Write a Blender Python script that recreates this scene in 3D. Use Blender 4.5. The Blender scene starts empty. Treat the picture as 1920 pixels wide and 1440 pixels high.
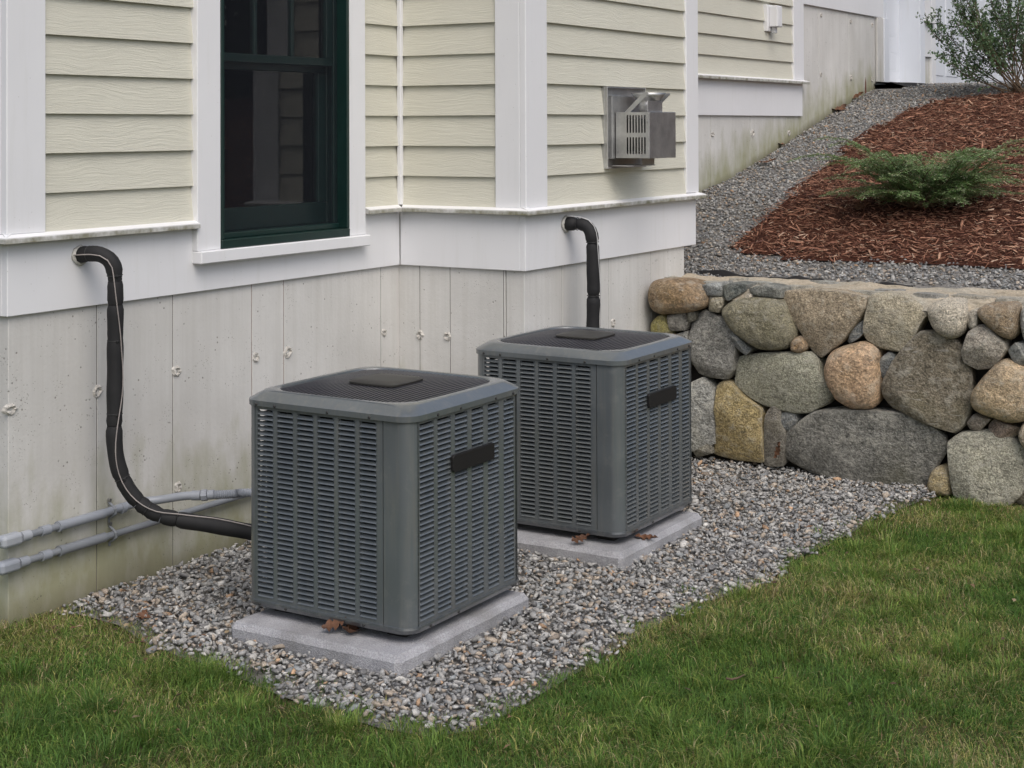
import bpy, bmesh, math, random
import numpy as np
from mathutils import Vector, Matrix, noise

random.seed(11)
rng = np.random.default_rng(11)
SC = bpy.context.scene
COL = SC.collection
pi = math.pi

# ------------------------------------------------------------------ camera, sky, sun, exposure
CF, TH, ROLL, V0, PITCH, HCAM = 2900.0, .5512, .0038, 201.0, -.0126, 1.80   # measured on the 1920x1440 photograph
Rm = np.zeros((3, 3))
for k in range(3):
    e = np.eye(3)[k]
    r_ = e[0]*math.cos(TH) + e[1]*math.sin(TH)
    f_ = -e[0]*math.sin(TH) + e[1]*math.cos(TH)
    f2 = f_*math.cos(PITCH) - e[2]*math.sin(PITCH)
    u2 = f_*math.sin(PITCH) + e[2]*math.cos(PITCH)
    Rm[:, k] = (r_*math.cos(ROLL) - u2*math.sin(ROLL), r_*math.sin(ROLL) + u2*math.cos(ROLL), f2)
CAM = np.array([0, 0, HCAM])
cam_d = bpy.data.cameras.new('camera')
cam_d.sensor_width = 36
cam_d.lens = 36*CF/1920
cam_d.shift_x = 0
cam_d.shift_y = -(720 - V0)/1920
cam_d.clip_start = .1
cam_d.clip_end = 800
cam = bpy.data.objects.new('camera', cam_d)
COL.objects.link(cam)
mw = Matrix.Identity(4)
for i in range(3):
    mw[i][0], mw[i][1], mw[i][2] = Rm[0, i], Rm[1, i], -Rm[2, i]
mw[2][3] = HCAM
cam.matrix_world = mw
SC.camera = cam

SUN_EL, SUN_AZ = 52, 130        # degrees; azimuth clockwise from +Y
world = bpy.data.worlds.new('World')
SC.world = world
world.use_nodes = True
wn, wl = world.node_tree.nodes, world.node_tree.links
wn.clear()
sky = wn.new('ShaderNodeTexSky'); sky.sky_type = 'NISHITA'; sky.sun_disc = False
sky.sun_elevation = math.radians(SUN_EL); sky.sun_rotation = math.radians(SUN_AZ)
sky.air_density = 1.0; sky.dust_density = 4.0; sky.ozone_density = 1.0
hs = wn.new('ShaderNodeHueSaturation'); hs.inputs['Saturation'].default_value = .88   # an overcast sky is nearly grey
bg = wn.new('ShaderNodeBackground'); bg.inputs['Strength'].default_value = .15
wo = wn.new('ShaderNodeOutputWorld')
wl.new(sky.outputs[0], hs.inputs['Color']); wl.new(hs.outputs[0], bg.inputs['Color']); wl.new(bg.outputs[0], wo.inputs['Surface'])
sd = bpy.data.lights.new('sun', 'SUN'); sd.energy = 1.15; sd.angle = math.radians(45); sd.color = (1, .995, .985)
sun = bpy.data.objects.new('sun', sd); COL.objects.link(sun)
az, el = math.radians(SUN_AZ), math.radians(SUN_EL)
sdir = Vector((math.sin(az)*math.cos(el), math.cos(az)*math.cos(el), math.sin(el)))
sun.rotation_euler = sdir.to_track_quat('Z', 'Y').to_euler()
SC.view_settings.view_transform = 'Standard'
SC.view_settings.look = 'None'
SC.view_settings.gamma = 1
SC.view_settings.use_curve_mapping = False
SC.view_settings.exposure = 0.06

# ------------------------------------------------------------------ sight lines of the photograph -> places in the scene
def ray(x, y):
    return Rm.T @ np.array([(x-960)/CF, (V0-y)/CF, 1.0])
def onX(x, y, X):
    d = ray(x, y); return CAM + d*(X/d[0])
def onY(x, y, Y):
    d = ray(x, y); return CAM + d*(Y/d[1])
def onZ(x, y, Z):
    d = ray(x, y); return CAM + d*((Z-HCAM)/d[2])
def onL(x, y, A, B):
    A = np.array(A); d = np.array(B)-A; n = np.array([-d[1], d[0]])
    r = ray(x, y); t = (n @ (A-CAM[:2]))/(n @ r[:2]); return CAM + r*t

XA, XC, YB = -4.478, -3.755, 6.2226      # planes of the house's skirt boards
YL, YCE = 3.804, 8.119                   # left corner; far end of the bump-out
YW = 7.5                                 # face of the stone wall
KY = [7.7, 8.05, 8.4, 9.0, 9.77, 10.27, 11.41, 12.375, 13.52, 14.3, 60]
KZ = [.88, .92, .985, 1.13, 1.33, 1.40, 1.665, 1.89, 2.12, 2.165, 2.17]
def U(x, y):
    """height of the upper ground behind the stone wall"""
    x = np.asarray(x, float); y = np.asarray(y, float)
    return np.interp(y, KY, KZ) + .012*np.sin(2.1*x+.6)*np.sin(1.7*y)
def up_hit(px, py):
    d = ray(px, py); t0 = 7.9/d[1]; t = t0
    for i in range(4000):
        P = CAM + d*t
        if P[2] <= U(P[0], P[1]): return P
        t += .004*t0/1.
    return CAM + d*t

# ------------------------------------------------------------------ helpers
WPOS = {}
def link(name, mesh, mat=None, parent=None, loc=(0, 0, 0), rot=(0, 0, 0)):
    """one object; loc is in world axes and metres even for a child"""
    o = bpy.data.objects.new(name, mesh)
    COL.objects.link(o)
    if mat is not None and mesh is not None and len(mesh.materials) == 0:
        mesh.materials.append(mat)
    if parent is not None:
        o.parent = parent
        o.location = Vector(loc) - WPOS[parent.name]
    else:
        o.location = Vector(loc)
    o.rotation_euler = rot
    WPOS[o.name] = Vector(loc)
    return o
def thing(name, label, cat, loc=(0, 0, 0), group=None):
    o = link(name, None, None, None, loc)
    o['label'] = label; o['category'] = cat
    if group: o['group'] = group
    return o
def tag(o, label, cat, group=None):
    o['label'] = label; o['category'] = cat
    if group: o['group'] = group
    return o
def kind(o, k):
    o['kind'] = k
    return o
def copy_tree(o, parent=None):
    c = o.copy(); COL.objects.link(c)
    if parent is not None: c.parent = parent
    for ch in list(o.children): copy_tree(ch, c)
    return c
def bm_mesh(name, bm, smooth=False):
    me = bpy.data.meshes.new(name); bm.to_mesh(me); bm.free()
    if smooth:
        for p in me.polygons: p.use_smooth = True
    return me
def shade_auto(me, ang=35):
    b = bmesh.new(); b.from_mesh(me)
    for f in b.faces: f.smooth = True
    for e in b.edges:
        if len(e.link_faces) == 2 and e.calc_face_angle(0) > math.radians(ang): e.smooth = False
    b.to_mesh(me); b.free(); return me
def box_bm(lo, hi, bev=0, bm=None):
    b = bmesh.new()
    vs = [b.verts.new((x, y, z)) for x in (lo[0], hi[0]) for y in (lo[1], hi[1]) for z in (lo[2], hi[2])]
    for f in ((0, 1, 3, 2), (4, 6, 7, 5), (0, 4, 5, 1), (2, 3, 7, 6), (0, 2, 6, 4), (1, 5, 7, 3)):
        b.faces.new([vs[i] for i in f])
    if bev:
        bmesh.ops.bevel(b, geom=b.edges[:], offset=bev, segments=1, affect='EDGES')
    bmesh.ops.recalc_face_normals(b, faces=b.faces[:])
    return b
def join(bm, other):
    m = bpy.data.meshes.new('tmp'); other.to_mesh(m); other.free(); bm.from_mesh(m); bpy.data.meshes.remove(m)
def box(name, lo, hi, mat, parent=None, bev=.002):
    lo = np.minimum(lo, hi).astype(float) if True else lo
    return None
def box(name, a, b, mat, parent=None, bev=.002):
    a = np.array(a, float); b = np.array(b, float)
    lo, hi = np.minimum(a, b), np.maximum(a, b); c = (lo+hi)/2
    return link(name, bm_mesh(name, box_bm(lo-c, hi-c, bev)), mat, parent, c)
def prism_bm(pts, axis_lo, axis_hi, axis='y', bev=0):
    """a polygon pts (two coordinates) extruded along an axis"""
    b = bmesh.new()
    def mk(p, t):
        return {'y': (p[0], t, p[1]), 'x': (t, p[0], p[1]), 'z': (p[0], p[1], t)}[axis]
    A = [b.verts.new(mk(p, axis_lo)) for p in pts]; B = [b.verts.new(mk(p, axis_hi)) for p in pts]
    n = len(pts)
    b.faces.new(A); b.faces.new(B[::-1])
    for i in range(n): b.faces.new((A[i], B[i], B[(i+1) % n], A[(i+1) % n]))
    bmesh.ops.recalc_face_normals(b, faces=b.faces[:])
    if bev: bmesh.ops.bevel(b, geom=b.edges[:], offset=bev, segments=1, affect='EDGES')
    return b
def smooth_path(pts, n=8):
    P = [Vector(p) for p in pts]; out = []
    for i in range(len(P)-1):
        p0 = P[max(i-1, 0)]; p1 = P[i]; p2 = P[i+1]; p3 = P[min(i+2, len(P)-1)]
        for k in range(n):
            t = k/n
            out.append(.5*((2*p1)+(p2-p0)*t+(2*p0-5*p1+4*p2-p3)*t*t+(3*p1-p0-3*p2+p3)*t**3))
    out.append(P[-1]); return out
def tube_bm(path, rad, seg=12, caps=True):
    b = bmesh.new(); path = [Vector(p) for p in path]; rings = []
    t0 = (path[1]-path[0]).normalized(); nrm = t0.orthogonal().normalized()
    for i, p in enumerate(path):
        t = (path[min(i+1, len(path)-1)]-path[max(i-1, 0)]).normalized()
        nrm = (nrm - t*nrm.dot(t)).normalized(); bn = t.cross(nrm)
        r = rad[i] if hasattr(rad, '__len__') else rad
        rings.append([b.verts.new(p+(nrm*math.cos(a)+bn*math.sin(a))*r) for a in [2*pi*k/seg for k in range(seg)]])
    for i in range(len(rings)-1):
        for k in range(seg):
            b.faces.new((rings[i][k], rings[i][(k+1) % seg], rings[i+1][(k+1) % seg], rings[i+1][k]))
    if caps:
        b.faces.new(rings[0][::-1]); b.faces.new(rings[-1])
    bmesh.ops.recalc_face_normals(b, faces=b.faces[:])
    return b
def tube(name, path, rad, mat, parent=None, seg=12, smooth=True):
    path = [Vector(p) for p in path]; c = path[0].copy()
    me = bm_mesh(name, tube_bm([p-c for p in path], rad, seg), False)
    if smooth: shade_auto(me, 42)
    return link(name, me, mat, parent, c)
def tri_mesh(name, verts, tris, cols=None, smooth=False):
    me = bpy.data.meshes.new(name)
    verts = np.asarray(verts, np.float32); tris = np.asarray(tris, np.int32)
    me.vertices.add(len(verts)); me.vertices.foreach_set('co', verts.ravel())
    me.loops.add(tris.size); me.loops.foreach_set('vertex_index', tris.ravel())
    me.polygons.add(len(tris))
    me.polygons.foreach_set('loop_start', np.arange(0, tris.size, 3, dtype=np.int32))
    me.polygons.foreach_set('loop_total', np.full(len(tris), 3, np.int32))
    if smooth: me.polygons.foreach_set('use_smooth', np.ones(len(tris), bool))
    me.update(calc_edges=True)
    if cols is not None:
        a = me.color_attributes.new('Col', 'FLOAT_COLOR', 'POINT')
        c = np.ones((len(verts), 4), np.float32); c[:, :3] = cols
        a.data.foreach_set('color', c.ravel())
    return me
def in_poly(x, y, poly):
    inside = np.zeros(len(x), bool); n = len(poly)
    for i in range(n):
        x1, y1 = poly[i]; x2, y2 = poly[(i+1) % n]
        if y1 == y2: continue
        c = ((y1 > y) != (y2 > y)) & (x < (x2-x1)*(y-y1)/(y2-y1)+x1)
        inside ^= c
    return inside
def vnoise(x, y, s, seed=0):
    """cheap smooth value noise, 0..1"""
    g = np.random.default_rng(seed).random((64, 64))
    u = x*s; v = y*s; i = np.floor(u).astype(int); j = np.floor(v).astype(int); a = u-i; c = v-j
    a = a*a*(3-2*a); c = c*c*(3-2*c); i %= 64; j %= 64; i2 = (i+1) % 64; j2 = (j+1) % 64
    return (g[i, j]*(1-a)+g[i2, j]*a)*(1-c)+(g[i, j2]*(1-a)+g[i2, j2]*a)*c

# ------------------------------------------------------------------ materials
class NT:
    def __init__(s, name):
        s.m = bpy.data.materials.new(name); s.m.use_nodes = True
        s.n = s.m.node_tree.nodes; s.l = s.m.node_tree.links; s.n.clear()
        s.out = s.n.new('ShaderNodeOutputMaterial'); s.p = s.n.new('ShaderNodeBsdfPrincipled')
        s.l.new(s.p.outputs[0], s.out.inputs[0])
    def node(s, t, **kw):
        n = s.n.new(t)
        for k, v in kw.items():
            if k.startswith('_'): setattr(n, k[1:], v)
            else: s.put(n.inputs[k.replace('__', ' ')], v)
        return n
    def put(s, sock, v):
        if hasattr(v, 'links') or isinstance(v, bpy.types.NodeSocket): s.l.new(v, sock)
        else: sock.default_value = v
    def coord(s, which='Object', scale=(1, 1, 1), rnd=False):
        if which == 'World':
            o = s.n.new('ShaderNodeNewGeometry').outputs['Position']
        else:
            o = s.n.new('ShaderNodeTexCoord').outputs[which]
        if rnd:
            oi = s.n.new('ShaderNodeObjectInfo')
            v = s.node('ShaderNodeVectorMath', _operation='MULTIPLY_ADD')
            s.l.new(oi.outputs['Random'], v.inputs[0]); v.inputs[1].default_value = (37, 17, 53); s.l.new(o, v.inputs[2]); o = v.outputs[0]
        mp = s.node('ShaderNodeMapping'); s.l.new(o, mp.inputs[0]); mp.inputs['Scale'].default_value = scale
        return mp.outputs[0]
    def noise(s, co, scale=5, detail=3, rough=.5, dist=0):
        n = s.node('ShaderNodeTexNoise'); s.l.new(co, n.inputs['Vector'])
        n.inputs['Scale'].default_value = scale; n.inputs['Detail'].default_value = detail
        n.inputs['Roughness'].default_value = rough; n.inputs['Distortion'].default_value = dist
        return n.outputs['Fac']
    def voro(s, co, scale=5, feature='F1'):
        n = s.node('ShaderNodeTexVoronoi', _feature=feature); s.l.new(co, n.inputs['Vector']); n.inputs['Scale'].default_value = scale
        return n
    def ramp(s, f, stops):
        r = s.node('ShaderNodeValToRGB'); s.l.new(f, r.inputs[0]); e = r.color_ramp.elements
        while len(e) < len(stops): e.new(.5)
        for el, (p, c) in zip(e, stops):
            el.position = p; el.color = (c, c, c, 1) if not hasattr(c, '__len__') else (*c, 1)
        return r.outputs[0]
    def mix(s, f, a, b, mode='MIX'):
        m = s.node('ShaderNodeMix', _data_type='RGBA', _blend_type=mode)
        s.put(m.inputs[0], f)
        for sock, v in ((m.inputs[6], a), (m.inputs[7], b)):
            s.put(sock, (*v, 1) if isinstance(v, tuple) and len(v) == 3 else v)
        return m.outputs[2]
    def math(s, op, a, b=0.0, clamp=False):
        m = s.node('ShaderNodeMath', _operation=op, _use_clamp=clamp); s.put(m.inputs[0], a); s.put(m.inputs[1], b); return m.outputs[0]
    def bump(s, h, strength=.3, dist=.01, prev=None):
        b = s.node('ShaderNodeBump'); s.l.new(h, b.inputs['Height']); b.inputs['Strength'].default_value = strength; b.inputs['Distance'].default_value = dist
        if prev: s.l.new(prev, b.inputs['Normal'])
        s.l.new(b.outputs[0], s.p.inputs['Normal']); return b.outputs[0]
    def base(s, v): s.put(s.p.inputs['Base Color'], (*v, 1) if isinstance(v, tuple) and len(v) == 3 else v); return s
    def set(s, rough=.6, metal=0.0, spec=.5):
        s.put(s.p.inputs['Roughness'], rough); s.p.inputs['Metallic'].default_value = metal
        s.p.inputs['Specular IOR Level'].default_value = spec; return s
def simple(name, col, rough=.6, metal=0, var=.12, scale=30, bump=0, spec=.5, rnd=False):
    t = NT(name); co = t.coord('Object', rnd=rnd); n = t.noise(co, scale, 4, .6)
    lo = tuple(c*(1-var) for c in col); hi = tuple(min(1, c*(1+var)) for c in col)
    t.base(t.ramp(n, [(.3, lo), (.7, hi)])); t.set(rough, metal, spec)
    if bump: t.bump(n, bump, .004)
    return t.m

def m_siding():
    t = NT('cream_fibre_cement'); co = t.coord('Object', (1, 1, 1), rnd=True)
    w = t.node('ShaderNodeMapping'); t.l.new(co, w.inputs[0]); w.inputs['Scale'].default_value = (1.5, 1, 40)
    big = t.noise(co, 3.0, 2, .5)
    sc = t.node('ShaderNodeVectorMath', _operation='MULTIPLY_ADD')
    t.l.new(big, sc.inputs[0]); sc.inputs[1].default_value = (0, 0, 3.6); t.l.new(w.outputs[0], sc.inputs[2])
    g1 = t.noise(sc.outputs[0], 4.2, 4, .62, .25)
    fine = t.node('ShaderNodeMapping'); t.l.new(co, fine.inputs[0]); fine.inputs['Scale'].default_value = (14, 1, 60)
    g2 = t.noise(fine.outputs[0], 5, 3, .6)
    h = t.math('ADD', g1, t.math('MULTIPLY', g2, .35))
    st = t.noise(t.coord('World', (1.5, 1.5, .8)), 2.0, 3, .6)
    c = t.mix(t.ramp(g1, [(.38, 0.0), (.6, 1.0)]), (.60, .588, .500), (.635, .622, .530))
    c = t.mix(t.math('MULTIPLY', t.ramp(st, [(.45, 0.0), (.75, 1.0)]), .35), c, (.57, .555, .465))
    t.base(c); t.set(.55, 0, .35); t.bump(h, .85, .003)
    return t.m
def m_white(name='white_trim_paint', col=(.775, .78, .795)):
    t = NT(name); co = t.coord('World')
    n = t.noise(co, 1.6, 4, .6); sp = t.noise(co, 160, 2, .5)
    st = t.noise(t.coord('World', (9, 9, .7)), 3, 3, .6)
    c = t.mix(t.ramp(n, [(.35, 0.0), (.75, 1.0)]), col, tuple(x*.95 for x in col))
    c = t.mix(t.math('MULTIPLY', t.ramp(st, [(.55, 0.0), (.8, 1.0)]), .18), c, (.55, .55, .50))
    dots = t.voro(co, 26); c = t.mix(t.math('MULTIPLY', t.ramp(dots.outputs['Distance'], [(.03, 1.0), (.06, 0.0)]), .55), c, (.35, .34, .31))
    t.base(c); t.set(.45, 0, .4); t.bump(sp, .08, .001)
    return t.m
def m_ledge():
    """white ledge with green-brown algae on the underside lip"""
    t = NT('ledge_paint'); g = t.node('ShaderNodeNewGeometry'); sx = t.node('ShaderNodeSeparateXYZ'); t.l.new(g.outputs['Normal'], sx.inputs[0])
    co = t.coord('World', (1, 1, 1)); n = t.noise(co, 14, 4, .65)
    a = t.node('ShaderNodeAttribute', _attribute_name='algae')
    f = t.math('MULTIPLY', a.outputs['Fac'], t.ramp(n, [(.3, .25), (.65, 1.0)]))
    t.base(t.mix(f, (.79, .79, .795), (.15, .145, .075))); t.set(.5, 0, .4); return t.m
def m_concrete():
    t = NT('formed_concrete'); co = t.coord('World'); co_r = t.coord('World')
    n = t.noise(co, 2.2, 5, .6); st = t.noise(t.coord('World', (14, 14, .5)), 2.2, 4, .65)
    c = t.mix(t.ramp(n, [(.3, 0.0), (.72, 1.0)]), (.585, .578, .555), (.70, .692, .668))
    c = t.mix(t.math('MULTIPLY', t.ramp(st, [(.42, 0.0), (.7, 1.0)]), .45), c, (.52, .51, .475))
    bl = t.noise(t.coord('World', (1, 1, .8)), .9, 4, .6, .4); c = t.mix(t.math('MULTIPLY', t.ramp(bl, [(.42, 0.0), (.62, 1.0)]), .38), c, (.43, .42, .39))
    hag = t.node('ShaderNodeAttribute', _attribute_name='hag')
    mo = t.math('SUBTRACT', t.math('MULTIPLY', t.noise(t.coord('World', (3, 3, 1.2)), 2.6, 4, .6), 1.25), t.math('MULTIPLY', hag.outputs['Fac'], 1.15))
    c = t.mix(t.math('MULTIPLY', t.ramp(mo, [(.0, 0.0), (.62, 1.0)]), .72), c, (.235, .235, .095))
    so = t.math('SUBTRACT', t.math('MULTIPLY', n, .22), hag.outputs['Fac'])
    c = t.mix(t.math('MULTIPLY', t.ramp(so, [(.0, 0.0), (.12, 1.0)]), .6), c, (.10, .085, .05))
    v = t.voro(co, 34); w = t.voro(co, 90)
    keep = t.noise(co, 7, 2, .5)
    p1 = t.math('MULTIPLY', t.ramp(v.outputs['Distance'], [(.10, 1.0), (.16, 0.0)]), t.ramp(keep, [(.54, 0.0), (.58, 1.0)]))
    p2 = t.math('MULTIPLY', t.ramp(w.outputs['Distance'], [(.13, 1.0), (.2, 0.0)]), t.ramp(t.noise(co, 11, 2, .5), [(.55, 0.0), (.61, 1.0)]))
    pores = t.math('MAXIMUM', p1, p2)
    c = t.mix(t.math('MULTIPLY', pores, .65), c, (.13, .12, .10))
    t.base(c); t.set(.85, 0, .25)
    h = t.math('SUBTRACT', t.noise(co, 60, 4, .6), t.math('MULTIPLY', pores, 1.6))
    t.bump(h, .35, .004); return t.m
def m_stone():
    """object colour carries each stone's own colour; grain, speckle and lichen on top"""
    t = NT('field_stone'); oi = t.n.new('ShaderNodeObjectInfo'); co0 = t.coord('Object', rnd=True); vs_ = t.node('ShaderNodeVectorMath', _operation='SCALE'); t.l.new(co0, vs_.inputs[0]); t.l.new(t.math('ADD', t.math('MULTIPLY', oi.outputs['Random'], .9), .5), vs_.inputs['Scale']); co = vs_.outputs[0]
    n1 = t.noise(co, 7, 5, .65); n2 = t.noise(co, 130, 3, .7); n3 = t.noise(co, 22, 4, .6)
    v = t.voro(co, 210)
    c = t.mix(t.ramp(n1, [(.3, .0), (.7, 1.0)]), t.mix(.5, oi.outputs['Color'], (.05, .05, .04), 'MIX'), oi.outputs['Color'])
    sp = t.mix(1.0, t.ramp(n2, [(.38, 0.66), (.64, 1.65)]), t.ramp(t.noise(co, 44, 5, .75), [(.3, .62), (.68, 1.55)]), 'MULTIPLY')
    c = t.mix(1.0, c, sp, 'MULTIPLY')
    li = t.math('MULTIPLY', t.ramp(n3, [(.53, 0.0), (.64, 1.0)]), .6)
    c = t.mix(li, c, t.mix(.6, oi.outputs['Color'], (.50, .48, .41)))
    gr = t.math('MULTIPLY', t.ramp(t.noise(co, 3.5, 4, .6), [(.52, 0.0), (.7, 1.0)]), .4)
    c = t.mix(gr, c, (.15, .14, .07)); vn = t.noise(t.coord('Object', (3, 3, 14), rnd=True), 2.2, 5, .7, 1.5); c = t.mix(t.math('MULTIPLY', t.ramp(vn, [(.585, 0.0), (.66, 1.0)]), .6), c, (.46, .44, .39)); c = t.mix(t.math('MULTIPLY', t.ramp(vn, [(.32, 1.0), (.41, 0.0)]), .55), c, (.085, .08, .068))
    gp = t.n.new('ShaderNodeNewGeometry').outputs['Pointiness']; c = t.mix(t.math('MULTIPLY', t.ramp(gp, [(.50, 0.0), (.60, 1.0)]), .45), c, (.50, .48, .42))
    t.base(c); t.set(.85, 0, .2)
    h = t.math('ADD', t.math('MULTIPLY', n3, 1.2), t.math('ADD', t.math('MULTIPLY', n2, .5), t.noise(co, 60, 5, .75))); t.bump(h, 1.0, .016); return t.m
def m_vcol(name, rough=.8, spec=.3, bump=0, trans=0, scale=60, mul=.25):
    t = NT(name); a = t.node('ShaderNodeAttribute', _attribute_name='Col'); co = t.coord('World')
    n = t.noise(co, scale, 3, .6)
    t.base(t.mix(1.0, a.outputs['Color'], t.ramp(n, [(.3, 1-mul), (.7, 1+mul)]), 'MULTIPLY')); t.set(rough, 0, spec)
    if bump: t.bump(n, bump, .004)
    if trans:
        tr = t.node('ShaderNodeBsdfTranslucent'); t.l.new(a.outputs['Color'], tr.inputs[0])
        mx = t.node('ShaderNodeMixShader'); mx.inputs[0].default_value = trans
        t.l.new(t.p.outputs[0], mx.inputs[1]); t.l.new(tr.outputs[0], mx.inputs[2]); t.l.new(mx.outputs[0], t.out.inputs[0])
    return t.m
def m_ground(name, a, b, s1=4, s2=60, bump=.6):
    t = NT(name); co = t.coord('World'); n = t.noise(co, s1, 5, .65); n2 = t.noise(co, s2, 4, .7)
    c = t.mix(t.ramp(n, [(.3, 0.0), (.7, 1.0)]), a, b); c = t.mix(1.0, c, t.ramp(n2, [(.3, .6), (.7, 1.35)]), 'MULTIPLY')
    t.base(c); t.set(.95, 0, .15); t.bump(n2, bump, .02); return t.m
def m_paint(name, col, rough=.38):
    t = NT(name); co = t.coord('World'); n = t.noise(co, 5, 4, .6); f = t.noise(co, 900, 2, .5)
    d = t.noise(t.coord('World', (20, 20, 1.2)), 2.5, 3, .6)
    c = t.mix(t.ramp(n, [(.35, 0.0), (.7, 1.0)]), tuple(x*.92 for x in col), tuple(x*1.07 for x in col))
    c = t.mix(t.math('MULTIPLY', t.ramp(d, [(.48, 0.0), (.72, 1.0)]), .30), c, (.17, .165, .145)); du = t.noise(t.coord('World'), 17, 5, .7); c = t.mix(t.math('MULTIPLY', t.ramp(du, [(.55, 0.0), (.75, 1.0)]), .25), c, (.24, .235, .215))
    t.base(c); t.set(t.ramp(n, [(.3, rough-.06), (.7, rough+.12)]), 0, .5); t.p.inputs['Coat Weight'].default_value = 1.0; t.p.inputs['Coat IOR'].default_value = 1.62; t.p.inputs['Coat Roughness'].default_value = .13; t.bump(f, .12, .0006); return t.m
def m_metal():
    t = NT('stainless_steel'); co = t.coord('World', (6, 6, 60)); n = t.noise(co, 6, 4, .6); s = t.noise(t.coord('World'), 9, 4, .7)
    t.base(t.mix(t.ramp(s, [(.35, 0.0), (.7, 1.0)]), (.42, .42, .42), (.60, .60, .59))); t.set(t.ramp(n, [(.3, .36), (.7, .52)]), .9); t.bump(n, .05, .001); return t.m
def m_glass():
    t = NT('window_glass'); t.n.remove(t.p)
    fr = t.node('ShaderNodeFresnel', IOR=1.5); tr = t.node('ShaderNodeBsdfTransparent', Color=(.86, .9, .88, 1))
    gl = t.node('ShaderNodeBsdfGlossy', Roughness=.01); gl.inputs['Color'].default_value = (1, 1, 1, 1)
    mx = t.node('ShaderNodeMixShader'); t.l.new(t.math('MULTIPLY', fr.outputs[0], 1.5, True), mx.inputs[0]); t.l.new(tr.outputs[0], mx.inputs[1]); t.l.new(gl.outputs[0], mx.inputs[2]); t.l.new(mx.outputs[0], t.out.inputs[0]); return t.m
def m_screen():
    t = NT('insect_mesh'); t.n.remove(t.p)
    tr = t.node('ShaderNodeBsdfTransparent'); df = t.node('ShaderNodeBsdfDiffuse', Color=(.03, .033, .040, 1)); mx = t.node('ShaderNodeMixShader')
    mx.inputs[0].default_value = .2; t.l.new(tr.outputs[0], mx.inputs[1]); t.l.new(df.outputs[0], mx.inputs[2]); t.l.new(mx.outputs[0], t.out.inputs[0]); return t.m
def m_pad():
    t = NT('pad_concrete'); co = t.coord('World'); n = t.noise(co, 6, 4, .6); f = t.noise(co, 170, 4, .7); v = t.voro(co, 220)
    c = t.mix(t.ramp(n, [(.3, 0.0), (.7, 1.0)]), (.30, .30, .315), (.45, .45, .47)); c = t.mix(1.0, c, t.ramp(f, [(.35, .76), (.65, 1.22)]), 'MULTIPLY'); c = t.mix(t.math('MULTIPLY', t.ramp(t.noise(co, 3.1, 5, .7), [(.5, 0.0), (.68, 1.0)]), .5), c, (.20, .195, .18))
    t.base(c); t.set(.9, 0, .2); t.bump(t.math('ADD', f, t.math('MULTIPLY', v.outputs['Distance'], .6)), .7, .006); return t.m
def m_cap():
    t = NT('wall_mortar'); co = t.coord('World'); n = t.noise(co, 5, 5, .65); f = t.noise(co, 75, 4, .7); b = t.noise(co, 2.4, 3, .6)
    c = t.mix(t.ramp(n, [(.3, 0.0), (.7, 1.0)]), (.40, .335, .245), (.56, .485, .375)); c = t.mix(t.ramp(b, [(.46, 0.0), (.62, .8)]), c, (.40, .385, .33)); c = t.mix(t.ramp(t.noise(co, 11, 4, .7), [(.56, 0.0), (.68, .7)]), c, (.24, .21, .15)); c = t.mix(1.0, c, t.ramp(f, [(.3, .7), (.7, 1.25)]), 'MULTIPLY')
    t.base(c); t.set(.92, 0, .2); t.bump(t.math('ADD', f, n), .8, .012); return t.m

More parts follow.
